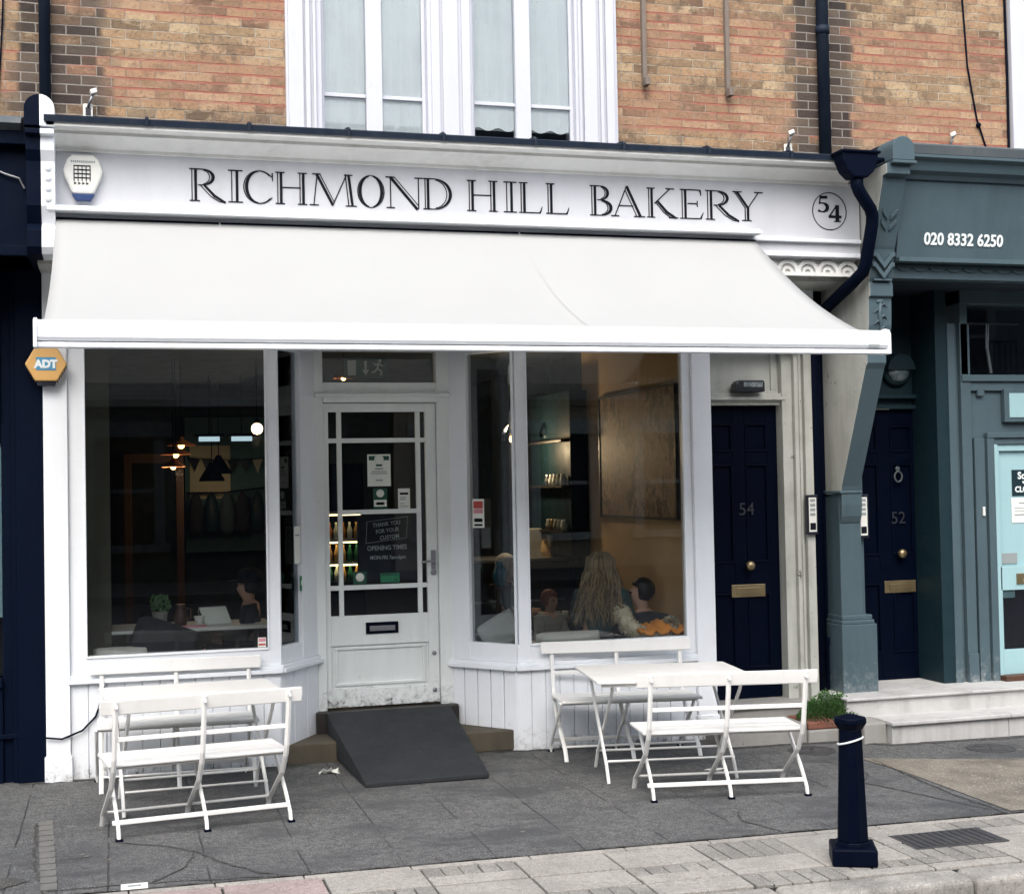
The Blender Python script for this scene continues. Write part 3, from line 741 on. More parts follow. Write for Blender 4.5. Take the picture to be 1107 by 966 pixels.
h.build('handle', 'steel', D0, bevel=.002)
for z in (.36, .62): PB().lathe([(.016, 0), (.016, -.006), (.008, -.010)], (2.15, Y0, z), 12, 'Y').build('lock', 'steel', D0)

# side door with black panels, numbered 54
f = PB(); f.box(4.095, 4.72, .13, .25, 2.345, 2.38); f.box(4.095, 4.74, .09, .25, 2.38, 2.405); f.box(4.095, 4.74, .115, .25, 2.405, 2.43)
f.box(4.095, 4.72, .16, .25, 2.43, 2.76)
f.box(4.095, 4.70, .145, .16, 2.43, 2.455); f.box(4.655, 4.70, .145, .16, 2.455, 2.76)
f.box(4.72, 4.80, .10, .25, .05, 2.76); f.box(4.80, 4.86, .06, .25, .05, 2.76); f.box(4.86, 4.93, .02, .25, .05, 2.78); f.box(4.83, 4.845, .045, .06, .05, 2.76)
F54 = f.build('side_door_frame', 'cream', bevel=.003)
def panel_door(parent, x0, x1, y, z0, z1, name, num):
    d = PB(); d.box(x0, x1, y + .012, y + .05, z0, z1)
    w = x1 - x0; xs = (x0, x0 + .13 * w, x0 + .42 * w, x0 + .58 * w, x0 + .87 * w, x1); h = z1 - z0
    zs = [z0, z0 + .10 * h, z0 + .36 * h, z0 + .46 * h, z0 + .80 * h, z0 + .84 * h, z0 + .94 * h, z1]
    for a, c in ((0, 1), (2, 3), (4, 5)): d.box(xs[a], xs[c], y, y + .012, z0, z1)
    for a, c in ((0, 1), (2, 3), (4, 5), (6, 7)):
        d.box(xs[1], xs[2], y + .001, y + .012, zs[a], zs[c]); d.box(xs[3], xs[4], y + .001, y + .012, zs[a], zs[c])
    for a, c in ((1, 2), (3, 4), (5, 6)):
        for q, r in ((1, 2), (3, 4)):
            m = .018; X0, X1, Z0, Z1 = xs[q], xs[r], zs[a], zs[c]
            for (e, f_, g, h_) in ((X0, X1, Z0, Z0 + m), (X0, X1, Z1 - m, Z1), (X0, X0 + m, Z0 + m, Z1 - m), (X1 - m, X1, Z0 + m, Z1 - m)): d.box(e, f_, y - .006, y + .011, g, h_)
    o = d.build(name, 'black', parent, bevel=.004)
    return o
D54 = panel_door(bak, 4.10, 4.72, .20, .20, 2.345, 'side_door', '54')
def furniture(D, x, y, zk, zl, zn, num, knocker=None):
    k = PB(); k.lathe([(.016, 0), (.016, -.02), (.026, -.03), (.034, -.045), (.034, -.06), (.024, -.072), (.001, -.076)], (x, y, zk), 18, 'Y'); k.build('knob', 'brass', D)
    p = PB(); p.box(x - .135, x + .135, y - .009, y, zl - .046, zl + .046); p.build('letter_plate', 'brass', D, bevel=.003)
    q = PB(); q.box(x - .095, x + .095, y - .014, y - .009, zl - .024, zl + .024); q.build('letter_flap', 'brass', D, bevel=.003)
    t = text_mesh('number', num, .13, 'steel', None, (x, y - .005, zn)); t.parent = D; t.data.materials[0] = M['doornum']
furniture(D54, 4.46, .20, 1.17, .985, 1.54, '54')
b = PB(); b.box(4.10, 4.93, -.02, .25, -.05, .195); b.box(4.10, 4.93, -.05, -.02, .16, .2); b.build('door_sill', 'greystone', bevel=.006)
PB().box(3.99, 4.62, -.36, -.02, -.06, .095).build('doorstep', 'greystone', bevel=.012)
b = PB(); b.box(4.62, 4.86, -.38, -.02, -.06, .045); b.build('doorstep', 'greystone', bevel=.012)
b = PB(); b.box(4.625, 4.855, -.37, -.04, .046, .10); b.build('brick_edging', 'red_brick', bevel=.012)
# black recess between the buildings
b = PB(); b.box(4.93, 5.06, .10, .3, 0, 3.2); b.box(4.90, 5.06, .06, .1, 0, .60); b.box(4.895, 5.06, .045, .1, .58, .63)
b.build('dark_pier', 'blackmatt', bevel=.004)
b = PB(); b.prism([(4.955, .055, .36), (5.0, .055, .34), (5.01, .055, .56), (4.95, .055, .57)], (0, -.002, 0)); b.build('torn_paper', 'paper')

# interior of the cafe -----------------------------------------
IF = .26
struct_in = PB(); struct_in.box(-.3, 3.99, .54, 7.2, IF - .06, IF); struct_in.build('interior_floor', 'darkwood')
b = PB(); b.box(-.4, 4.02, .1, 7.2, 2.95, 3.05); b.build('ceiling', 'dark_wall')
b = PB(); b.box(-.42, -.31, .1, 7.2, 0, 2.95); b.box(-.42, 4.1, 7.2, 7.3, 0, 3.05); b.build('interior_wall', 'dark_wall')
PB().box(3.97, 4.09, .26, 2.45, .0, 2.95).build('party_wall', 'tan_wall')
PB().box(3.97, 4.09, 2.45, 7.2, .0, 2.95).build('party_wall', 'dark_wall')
PB().box(-.31, -.04, .75, .85, 0, 2.95).build('wall_pier', 'olive_wall')
PB().box(.75, 1.9, 6.9, 7.0, 1.1, 2.62).build('painted_wall_light', 'teal_lit_wall')  # teal light on the back wall, put into the colour
PB().box(.80, 1.25, 6.88, 6.9, 1.7, 2.3).build('painted_wall_glow', 'pale_lit_wall')  # lit patch of wall behind the bunting, its light painted as a paler colour
b = PB(); b.box(.08, .16, 6.2, 6.3, IF, 2.2); b.box(.16, .62, 6.2, 6.3, 2.1, 2.2); b.box(.62, .70, 6.2, 6.3, IF, 2.2); b.build('inner_door_frame', 'wood', bevel=.004)

# ------------------------------------------------------------------ awning
aw = thing('awning', 'wide white retractable awning pulled out over the bakery front', 'awning', (1.98, -.5, 3.45))
class AB(B):
    def build(s, name, mats, parent=None, bevel=0, **k):
        o = B.build(s, name, mats, parent or aw, bevel, **k); o.matrix_parent_inverse = Matrix.Translation(-o.parent.location); return o
ax0, ax1 = -.325, 4.205
b = AB(); ny, nx = 22, 60
V = []
for j in range(ny + 1):
    t = j / ny; row = []
    for i in range(nx + 1):
        u = i / nx
        sag = .085 * math.sin(PI * t) * (1 + .10 * math.sin(u * 9.0 + 1)) + .004 * math.sin(u * 40 + t * 5) * math.sin(PI * t)
        row.append(b.bm.verts.new((ax0 + (ax1 - ax0) * u + .012 * (2 * u - 1) * t, -.56 + t * (-1.98 + .56), 3.435 + t * (2.635 - 3.435) - sag)))
    V.append(row)
for j in range(ny):
    for i in range(nx): b.bm.faces.new((V[j][i], V[j][i + 1], V[j + 1][i + 1], V[j + 1][i])).smooth = True
fab = b.build('fabric', 'canvas')
sm = fab.modifiers.new('thick', 'SOLIDIFY'); sm.thickness = .004
def canvas_at(u, t):
    sag = .085 * math.sin(PI * t) * (1 + .10 * math.sin(u * 9.0 + 1)) + .004 * math.sin(u * 40 + t * 5) * math.sin(PI * t)
    return Vector((ax0 + (ax1 - ax0) * u + .012 * (2 * u - 1) * t, -.56 + t * (-1.98 + .56), 3.435 + t * (2.635 - 3.435) - sag))
for u in (.21, .63):
    b = AB(); nn = 44
    for j in range(nn):
        q = [canvas_at(u - .0011, j / nn), canvas_at(u + .0011, j / nn), canvas_at(u + .0011, (j + 1) / nn), canvas_at(u - .0011, (j + 1) / nn)]
        b.poly([p + Vector((0, -.002, .0058)) for p in q])
    b.build('seam', 'canvas')
prof = [(-1.955, 2.65), (-1.985, 2.655), (-2.015, 2.645), (-2.03, 2.62), (-2.03, 2.565), (-2.02, 2.548), (-1.96, 2.548), (-1.95, 2.56)]
AB().prism([(-.365, y, z) for y, z in prof], (4.69, 0, 0)).build('front_bar', 'plastic_bar' if False else 'white', bevel=.004)
AB().prism([(-.37, y, z) for y, z in [(-2.025, 2.54), (-1.955, 2.54), (-1.955, 2.515), (-2.022, 2.515)]], (4.70, 0, 0)).build('lower_rail', 'white', bevel=.003)
for x0 in (-.382, 4.325):
    e = AB().prism([(x0, y, z) for y, z in [(-1.945, 2.66), (-1.985, 2.664), (-2.024, 2.654), (-2.04, 2.625), (-2.04, 2.513), (-1.945, 2.513)]], (.018, 0, 0)).build('end_cap', 'white', bevel=.003)
AB().prism([(4.20, -2.031, 2.552), (4.27, -2.031, 2.552), (4.27, -2.031, 2.568), (4.20, -2.031, 2.568)], (0, -.002, 0)).build('maker_plate', 'greyink')
AB().prism([(-.37, y, z) for y, z in [(-.5, 3.50), (-.62, 3.495), (-.66, 3.475), (-.66, 3.458), (-.5, 3.458)]], (4.59, 0, 0)).build('hood', 'white', bevel=.003)
AB().tube([(-.33, -.555, 3.40), (4.21, -.555, 3.40)], .035, 12).build('roller', 'blackmatt')
for s_, xa, xm, xb in ((1, .35, 1.35, .9), (-1, 3.55, 2.55, 3.0)):
    a = AB(); a.box(xa - .05, xa + .05, -.60, -.5, 3.30, 3.40); a.tube([(xa, -.57, 3.31), (xm, -1.22, 2.84)], .028, 8); a.tube([(xm, -1.22, 2.81), (xb, -1.95, 2.58)], .022, 8); a.lathe([(.04, -.04), (.04, .04)], (xm, -1.22, 2.825), 12)
    a.build('folding_arm', 'white')

# ------------------------------------------------------------------ right hand grey shop
gs = thing('grey_shop', 'slate grey shop with phone number fascia and white stone steps', 'shop', (7, .1, 0))
class GB(B):
    def build(s, name, mats, parent=None, bevel=0, **k):
        o = B.build(s, name, mats, None, bevel, **k); o.parent = parent or gs; o.matrix_parent_inverse = Matrix.Translation(-o.parent.location); return o
b = GB(); b.box(5.114, 6.73, .1, .4, 4.0, 8); b.box(9.1, 10.5, .1, .4, 4.0, 8); b.box(6.73, 9.1, .1, .4, 6.3, 8); b.build('brick_wall', 'brick')
GB().box(5.2, 10.5, .05, 8.5, 8.0, 8.3).build('unseen_roof', 'slatelead')  # unseen lid over the grey shop, put in against light leaks
w = GB(); w.box(6.73, 6.99, .05, .3, 4.05, 6.3); w.box(7.7, 8.05, .05, .3, 4.05, 6.3); w.box(8.8, 9.1, .05, .3, 4.05, 6.3); w.box(6.99, 9.1, .12, .3, 4.05, 4.25)
UW = w.build('upper_window', 'surround', bevel=.004)
GB().box(6.99, 8.8, .2, .21, 4.2, 6.3).build('pane', 'glass', UW); GB().box(6.73, 9.1, .32, .36, 4.1, 6.3).build('blind', 'plastic_white', UW)
# sloping sign board
sign = GB().prism([(5.285, y, z) for y, z in [(-.58, 3.33), (-.66, 3.87), (-.55, 3.87), (-.47, 3.33)]], (5, 0, 0)).build('sign_board', 'slate', bevel=.003)
sa = math.atan2(.08, .54)
t = text_mesh('phone_number', '020 8332 6250', .118, 'whiteink', None, (5.815, -.5995, 3.432), (PI / 2 + sa, 0, 0), bold=.003, ext=.002, sx=.90)
t.parent = gs; t.matrix_parent_inverse = Matrix.Translation(-gs.location)
b = GB(); b.box(5.285, 10, -.62, -.45, 3.305, 3.335); b.box(5.285, 10, -.52, -.4, 3.20, 3.305)
for i in range(34):
    x0 = 5.31 + i * .135; n = 8
    b.prism([(x0 + .0675 + .0675 * math.cos(PI + PI * k / n), -.52, 3.295 + .045 * math.sin(PI + PI * k / n)) for k in range(n + 1)], (0, -.012, 0))
b.build('sign_moulding', 'slate', bevel=.002)
b = GB().prism([(5.285, y, z) for y, z in [(-.55, 3.87), (-.68, 3.87), (-.70, 3.90), (-.74, 3.92), (-.76, 3.98), (-.80, 4.0), (-.80, 4.02), (-.55, 4.02)]], (5, 0, 0)); b.build('sign_cornice', 'slate', bevel=.003)
b = GB().prism([(5.285, y, z) for y, z in [(-.80, 4.02), (-.81, 4.085), (-.78, 4.10), (.1, 4.17), (.1, 4.02)]], (5, 0, 0)); b.build('lead_flat', 'slatelead', bevel=.004)
# console and column at the party wall
PX0, PX1 = 5.06, 5.24
GM = ['slate', 'cream', 'slate']
def sided(bb):
    """faces looking left belong to the neighbour's cream paint"""
    bmesh.ops.recalc_face_normals(bb.bm, faces=bb.bm.faces)
    for f in bb.bm.faces:
        if f.normal.x < -.9 and min(v.co.x for v in f.verts) < PX0 + .03: f.material_index = 1
b = GB(); b.prism([(PX0, y, z) for y, z in [(.3, 2.72), (.3, 3.9), (-.86, 3.93), (-.86, 3.86), (-.80, 3.855), (-.79, 3.80), (-.66, 3.44), (-.645, 3.40), (-.635, 3.38), (-.60, 3.19), (-.585, 3.16), (-.60, 3.15), (-.60, 3.06), (-.575, 3.05), (-.575, 2.99), (-.57, 2.86), (-.55, 2.78), (-.50, 2.72)]], (PX1 - PX0, 0, 0))
sided(b); CO = b.build('console', GM, bevel=.004)
b = GB(); cxx, cr_ = PX0 + .115, .083
pts = [(cxx - cr_, 3.95), (cxx + cr_, 3.95)] + [(cxx + cr_ * math.cos(a), 4.03 + cr_ * math.sin(a)) for a in [PI * i / 12 for i in range(13)]]
b.prism([(x, -.89, z) for x, z in pts], (0, .22, 0)); b.box(cxx - cr_ - .008, cxx + cr_ + .008, -.905, -.60, 3.925, 3.945); b.build('console_cap', 'slate', CO, bevel=.004)
b = GB(); b.prism([(cxx - .07, -.66, 3.95), (cxx + .07, -.66, 3.95), (cxx + .06, -.66, 4.09), (cxx - .05, -.66, 4.10)], (0, .7, 0)); b.build('console_lead', 'lead', CO, bevel=.01)
cx = (PX0 + PX1) / 2
def orn(): return GB()
for k, z in enumerate((3.50, 3.57)):
    yy = -.66 - (z - 3.44) * .36
    for s_ in (-1, 1):
        o = orn(); o.prism([(cx + s_ * .012, yy, z), (cx + s_ * .055, yy - .02, z + .045), (cx + s_ * .06, yy - .03, z + .075), (cx + s_ * .03, yy - .02, z + .055), (cx + s_ * .012, yy - .01, z + .03)], (0, -.014, 0)); o.build('carved_leaf', 'slate', CO, bevel=.002)
for zz, yy in ((3.36, -.632), (3.29, -.62)):
    o = orn(); o.prism([(cx - .085, yy, zz), (cx - .06, yy, zz), (cx, yy, zz - .075), (cx + .06, yy, zz), (cx + .085, yy, zz), (cx + .085, yy, zz - .03), (cx + .07, yy, zz - .03), (cx, yy, zz - .115), (cx - .07, yy, zz - .03), (cx - .085, yy, zz - .03)], (0, -.02, 0)); o.build('carved_chevron', 'slate', CO, bevel=.002)
o = orn(); o.box(PX0 + .02, PX1 - .02, -.625, -.58, 3.165, 3.178); o.build('carved_band', 'slate', CO)
o = orn(); o.ball((cx, -.575, 3.025), .026, (1.3, .6, .7), 10)
o.tube([(cx, -.578, 3.02), (cx - .008, -.578, 2.94), (cx + .006, -.572, 2.85), (cx + .012, -.555, 2.78)], [.012, .016, .012, .006], 8)
for k in range(5):
    z = 2.99 - k * .04; sg = (-1) ** k
    o.tube([(cx, -.576, z), (cx + sg * .025, -.582, z + .018), (cx + sg * .05, -.576, z - .005)], [.007, .010, .003], 6)
o.build('carved_spray', 'slate', CO)
b = GB(); b.prism([(PX0 + .005, y, z) for y, z in [(.3, 1.70), (-.12, 1.70), (-.13, 1.74), (-.50, 2.56), (-.53, 2.6), (-.53, 2.72), (.3, 2.72)]], (.150, 0, 0)); sided(b); b.build('bracket', GM, bevel=.004)
b = GB(); b.box(PX0 - .02, PX1 - .02, -.145, .3, 1.685, 1.705); b.box(PX0 - .005, PX1 - .01, -.10, .3, .78, 1.68)
b.prism([(PX0 - .002, y, z) for y, z in [(0, 1.45), (-.105, 1.47), (-.128, 1.52), (-.136, 1.60), (-.136, 1.684), (0, 1.684)]], (.165, 0, 0))
b.box(PX1 - .01, PX1 + .05, -.03, .3, .78, 2.72)
b.box(PX0 - .01, PX1 + .055, -.115, .3, .765, .80); b.box(PX0 - .02, PX1 + .065, -.125, .3, .735, .765)
b.box(PX0 - .025, PX1 + .08, -.135, .3, .215, .735)
b.build('column', 'slate', bevel=.006)
# door 52 recess
b = GB(); b.box(5.30, 6.02, .33, .4, 2.335, 3.22); b.box(5.30, 6.02, .29, .33, 2.32, 2.35); b.box(5.30, 6.02, .27, .33, 2.40, 2.43)
b.box(5.95, 6.05, .0, .35, .225, 3.22)
b.build('door_surround', 'teal_dark', bevel=.003)
D52 = panel_door(gs, 5.36, 6.02, .335, .24, 2.32, 'side_door', '52'); D52.parent = gs
m = Matrix.Translation(-gs.location); D52.matrix_parent_inverse = m
furniture(D52, 5.80, .335, 1.21, .955, 1.44, '52')
k = GB(); k.lathe([(.02, 0), (.02, -.015), (.012, -.02)], (5.80, .335, 1.86), 12, 'Y'); pts = [(5.80 + .032 * math.sin(a), .315, 1.80 - .04 * math.cos(a) + .0) for a in [2 * PI * i / 16 for i in range(17)]]; k.tube(pts, .007, 6); k.build('knocker', 'slatelead', D52)
GB().lathe([(.018, 0), (.018, -.012), (.001, -.014)], (5.985, .335, 1.27), 12, 'Y').build('lock', 'steel', D52)
# panelled jamb and shop window
b = GB()
for x0, x1, y in ((6.05, 6.115, -.01), (6.115, 6.15, .02), (6.15, 6.235, -.02), (6.255, 6.34, -.02), (6.34, 6.36, .0), (6.36, 6.42, -.03)): b.box(x0, x1, y, .3, .215, 2.95 if x0 < 6.2 else 2.08)
b.box(6.235, 6.255, .05, .3, .215, 2.08); b.box(6.15, 6.235, -.035, -.02, .215, .46)
b.box(6.155, 9, .02, .3, 2.08, 2.44); b.box(6.155, 9, -.035, .3, 2.51, 2.56); b.box(6.155, 9, -.01, .3, 2.44, 2.51); b.box(6.155, 6.22, -.02, .3, 2.56, 3.22); b.box(6.36, 9, -.035, .02, 2.08, 2.12)
b.box(6.42, 9, -.015, .3, 2.03, 2.08); b.box(6.155, 9, -.03, .3, 3.10, 3.22); b.box(6.30, 6.36, -.012, .02, 2.40, 2.44)
b.build('shopfront_frame', 'slate', bevel=.004)
b = GB(); b.box(6.22, 9, .10, .105, 2.56, 3.1); b.build('fanlight_pane', 'glass')
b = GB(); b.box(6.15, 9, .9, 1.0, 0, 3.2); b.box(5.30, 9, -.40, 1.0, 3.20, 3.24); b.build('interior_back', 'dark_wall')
b = GB(); b.tube([(6.3, .3, 2.99), (6.9, .3, 2.99)], .008, 6)
for xx in (6.36, 6.62): b.tube([(xx, .3, 2.99), (xx - .01, .3, 2.8), (xx + .02, .3, 2.6)], .012, 6)
b.build('hanging_rail', 'steel')
# number plate box "52" above teal door
b = GB(); b.box(6.52, 7.2, -.03, .02, 2.20, 2.455); b.build('number_box', 'slate', bevel=.004)
GB().box(6.56, 7.16, -.036, -.03, 2.235, 2.42).build('number_panel', 'teal')
t = text_mesh('number', '52', .10, 'ink', None, (6.785, -.038, 2.29), bold=.004); t.parent = gs; t.matrix_parent_inverse = m
# pale teal shop door
b = GB(); b.box(6.42, 6.455, -.02, .05, .28, 2.03); b.box(6.455, 7.4, .0, .05, .28, .47); b.box(6.455, 7.4, .0, .05, 1.98, 2.03); b.box(6.455, 7.4, .0, .05, .92, 1.10); b.box(6.455, 6.48, .0, .05, .47, 1.98); b.box(7.3, 7.4, .0, .05, .47, 1.98)
b.box(6.455, 7.3, .03, .05, 1.10, 1.98); b.box(6.48, 6.60, .02, .04, .86, .92)
TD = b.build('shop_door', 'teal', bevel=.003)
GB().box(6.48, 7.3, .02, .026, .47, .92).build('door_glass', 'glass', TD)
GB().box(6.45, 7.4, .06, .08, .3, 2.0).build('door_back', 'blackmatt', TD)
b = GB(); b.box(6.49, 6.63, .022, .03, 1.12, 1.20); b.build('stencil_mark', 'greyink', TD)
b = GB(); b.box(6.60, 6.86, -.012, .0, .965, 1.045); lpx = b.build('letter_plate', 'brass', TD, bevel=.003)
b = GB(); b.prism([(6.655, -.013, .985), (6.80, -.013, .985), (6.80, -.013, 1.0), (6.70, -.013, 1.0), (6.70, -.013, 1.025), (6.672, -.013, 1.025)], (0, -.002, 0)); b.build('letter_flap', 'whiteink', TD)
GB().box(6.305, 6.325, -.035, -.02, 1.49, 1.56).build('bell_push', 'plastic_white', bevel=.004)
# steps
STM = 'stone'
b = GB(); b.box(4.93, 8, -.36, .4, .10, .225); b.box(4.92, 8, -.385, .4, .225, .245); b.build('upper_step', STM, bevel=.006)
b = GB(); b.box(5.13, 6.06, -.62, -.2, -.08, .085); b.box(6.064, 8, -.62, -.2, -.08, .085); b.box(5.115, 6.06, -.65, -.2, .085, .112); b.box(6.064, 8, -.65, -.2, .085, .112); b.build('lower_step', STM, bevel=.006)
GB().box(4.95, 5.128, -.56, -.1, -.08, .10).build('step_end', 'greystone', bevel=.012)
GB().box(6.42, 8, -.1, .3, .245, .285).build('threshold', 'wood', bevel=.004)

# ------------------------------------------------------------------ left hand black shop
ls = thing('black_shop', 'black painted shopfront on the left edge with pale window', 'shop', (-1.5, .1, 0))
class LB(B):
    def build(s, name, mats, parent=None, bevel=0, **k):
        o = B.build(s, name, mats, None, bevel, **k); o.parent = parent or ls; o.matrix_parent_inverse = Matrix.Translation(-o.parent.location); return o
LB().box(-4, -.424, .1, .4, 3.9, 8).build('brick_wall', 'brick')
LB().box(-4, -.55, .05, 8.5, 8.0, 8.3).build('unseen_roof', 'slatelead')  # unseen lid over the black shop, added to block light
b = LB(); left_console(b, -.485, -.405, -1); b.build('console', 'leftshop', bevel=.004)
b = LB(); b.box(-4, -.487, -.52, .1, 3.2, 3.85); b.box(-4, -.487, -.6, .1, 3.85, 3.93); b.box(-4, -.487, -.56, .1, 3.2, 3.26); b.build('fascia', 'leftshop', bevel=.004)
b = LB().prism([(-4, y, z) for y, z in [(-.6, 3.93), (-.66, 3.96), (-.62, 4.0), (-.35, 4.08), (.1, 4.10), (.1, 3.93)]], (3.49, 0, 0)); b.build('lead_flat', 'slatelead', bevel=.004)
b = LB(); b.box(-.60, -.437, -.01, .1, -.03, 3.2); b.box(-.63, -.60, .02, .1, -.03, 3.2); b.box(-.69, -.63, .05, .1, .0, 3.2); b.box(-4, -.69, .03, .1, 2.25, 3.2); b.box(-4, -.69, .03, .1, -.03, .62); b.box(-4, -.69, .0, .03, .60, .66); b.box(-4, -.6, .015, .03, .28, .31)
b.box(-4, -.69, 1.0, 1.1, 0, 3.2)
b.build('shopfront_frame', 'leftshop', bevel=.004)
lw = LB().box(-4, -.69, .08, .086, .66, 2.25).build('shop_window', 'glass')
b = LB(); b.prism([(-3.5, .2, 1.02), (-.695, .2, 1.02), (-.695, .2, 2.05), (-.74, .2, 2.3), (-3.5, .2, 2.3)], (0, .01, 0)); b.build('blind', 'teal', lw)

# ------------------------------------------------------------------ pipes and fittings
t = thing('drainpipe', 'thin dark blue drainpipe on brick above the black and white console', 'drainpipe', (-.405, .05, 4.0))
b = B(); b.tube([(0, 0, -.02), (0, 0, 4)], .036, 12); b.lathe([(.040, 0), (.040, .05)], (0, 0, 1.2), 12); b.build('pipe', 'lead', t)
B().box(-.05, .05, -.005, .05, 1.4, 1.42).build('pipe_clip', 'lead', t)
t = thing('drainpipe', 'black drainpipe with hopper and swan neck between bakery and grey shop', 'drainpipe', (5.10, .05, 4.0))
def rb(**k): return B()
b = B(); b.tube([(0, -.0, -.0), (0, -.0, 4)], .046, 14); b.lathe([(.051, 0), (.051, .06)], (0, 0, 1.1), 14)
b.build('pipe', 'lead', t)
# hopper stands at the front of the cornice
def pl(x, y, z): return (x - 5.10, y - .05, z - 4.0)
hop = B(); hx = 4.84
pts = [(hx - .135, 3.985), (hx + .135, 3.985), (hx + .132, 3.93), (hx + .10, 3.86), (hx + .05, 3.815), (hx - .05, 3.815), (hx - .10, 3.86), (hx - .132, 3.93)]
hop.prism([pl(x, -.90, z) for x, z in pts], (0, .13, 0)); hop.box(hx - .15 - 5.1, hx + .15 - 5.1, -.965, -.80, -.022, .0); hop.box(hx + .13 - 5.1, hx + .24 - 5.1, -.86, .0, -.05, -.02)
hop.build('hopper', 'blackmatt', t, bevel=.012)
B().tube([pl(*p) for p in ((hx, -.84, 3.83), (hx, -.84, 3.77), (hx + .02, -.835, 3.73), (4.97, -.785, 3.625), (4.995, -.765, 3.585), (5.0, -.75, 3.53), (5.0, -.655, 3.28), (4.995, -.62, 3.22), (4.97, -.52, 3.16), (4.945, -.05, 2.98), (4.95, .04, 2.9), (4.95, .05, 2.85))], .043, 14).build('swan_neck', 'blackmatt', t)
B().tube([(-.15, .0, -1.10), (-.145, .0, -1.3), (-.14, .0, -3.95)], .047, 14).build('downpipe', 'blackmatt', t)

def wall_light(x, z, rotz, label):
    t = thing('security_light', label, 'wall light', (x, .1, z), (0, 0, rotz), 'small white fittings on the brick wall')
    b = B(); b.box(-.03, .03, -.05, 0, -.05, .045); b.build('base_box', 'plastic_white', t, bevel=.006)
    b = B(); b.tube([(0, -.045, .02), (.008, -.07, .05), (.03, -.085, .10)], .010, 8); b.build('arm', 'steel', t)
    b = B(); b.prism([(.015, -.07, .09), (.055, -.07, .105), (.045, -.07, .135), (.005, -.07, .12)], (0, -.05, 0)); b.build('lamp_head', 'plastic_white', t, bevel=.006)
    B().box(-.016, .016, -.054, -.05, -.03, .02).build('dark_sensor', 'plastic_black', t)
    return t
wall_light(-.15, 4.24, .1, 'small white wall fitting on sooty brick at the left end of the fascia')
wall_light(4.82, 4.225, -.5, 'small white wall fitting beside the black drainpipe above the number roundel')
wall_light(6.19, 4.28, -.6, 'small white wall fitting on brick above the grey phone number fascia')
def wall_bar(x, z0, label):
    b = B(); b.box(-.016, .016, -.04, 0, 0, 1.6); b.box(-.018, .018, -.09, -.02, -.03, .03)
    tag(b.build('wall_strap', 'oldtimber', loc=(x, .1, z0), bevel=.004), label, 'wall strap', 'vertical straps on the brick wall')
wall_bar(3.685, 4.66, 'dark weathered vertical strap on brick just right of the upper window')
wall_bar(4.335, 4.62, 'pale weathered vertical strap on brick midway between window and drainpipe')
b = B(); pts = [(6.30, .09, 6), (6.36, .09, 4.95), (6.43, .09, 4.55), (6.55, .09, 4.2)]; b.tube(pts, .007, 6); b.ball((6.44, .085, 4.50), .02, n=8)
tag(b.build('cable', 'blackmatt'), 'thin black cable hanging down brick above the grey shop', 'cable')
b = B(); b.tube([(6.70, .085, 6), (6.71, .085, 4.9), (6.705, .085, 4.18)], .010, 6)
tag(b.build('cable', 'blackmatt'), 'straight dark cable beside the white window at the top right edge', 'cable')
b = B(); b.tube([(-.62, .09, 6), (-.66, .09, 4.8), (-.70, .09, 4.1)], .006, 6)
tag(b.build('cable', 'blackmatt'), 'thin cable on brick left of the blue drainpipe', 'cable')
b = B(); b.tube([(-.70, -.535, 3.72), (-.60, -.54, 3.68), (-.53, -.54, 3.66), (-.50, -.54, 3.60)], .006, 6)
tag(b.build('cable', 'steel'), 'loose pale wire across the black fascia on the left', 'cable')
b = B(); b.tube([(-.44, -.055, .285), (-.34, -.05, .27), (-.22, -.02, .31), (-.14, -.012, .39), (-.10, -.010, .50), (-.095, -.012, .545)], .0065, 6); b.tube([(-.096, -.012, .53), (-.092, -.014, .575)], .012, 8)
tag(b.build('cable', 'blackmatt'), 'black cable with plug looping out of the white left stall riser', 'cable')
# alarm boxes
t = thing('alarm_box', 'white burglar alarm box with black grid emblem and blue base on the fascia', 'alarm box', (-.17, -.5, 3.70))
B().prism([(x, 0, z) for x, z in [(-.06, -.12), (.06, -.12), (.105, -.02), (.115, .02), (.09, .09), (.06, .115), (-.06, .115), (-.09, .09), (-.115, .02), (-.105, -.02)]], (0, -.055, 0)).build('case', 'plastic_white', t, bevel=.014)
B().prism([(x, -.002, z) for x, z in [(-.042, -.158), (.042, -.158), (.066, -.118), (-.066, -.118)]], (0, -.05, 0)).build('strobe', 'navy', t, bevel=.005)
b = B()
for i in range(5): b.box(-.05 + i * .023 - .0025, -.05 + i * .023 + .0025, -.058, -.054, -.045, .05)
for i in range(4): b.box(-.053, .045, -.0585, -.054, -.025 + i * .024 - .003, -.025 + i * .024 + .003)
for i in range(4): b.prism([(-.046 + i * .023 - .004, -.055, -.05), (-.046 + i * .023 + .01, -.055, -.058), (-.046 + i * .023 - .004, -.055, -.068)], (0, -.003, 0))
b.build('emblem', 'ink', t)
b = B()
for i in range(12): b.box(-.068 + i * .0118, -.068 + i * .0118 + .008, -.057, -.0545, .066, .078)
b.build('lettering', 'greyink', t)
t = thing('alarm_box', 'orange hexagonal alarm box with blue label on the edge of the white pilaster', 'alarm box', (-.41, -.045, 2.60))
hexa = [(-.125, .0), (-.065, -.105), (.065, -.105), (.125, 0), (.065, .105), (-.065, .105)]
B().prism([(x, 0, z) for x, z in hexa], (0, -.07, 0)).build('case', ['tan_plastic'], t, bevel=.008)
b = B()
for i in range(6):
    for s in (-1, 1): b.box(s * (.068 + i * .010) - .002, s * (.068 + i * .010) + .002, -.06, -.005, -.112 + i * .017, -.098 + i * .017)
b.build('vent', 'plastic_black', t)
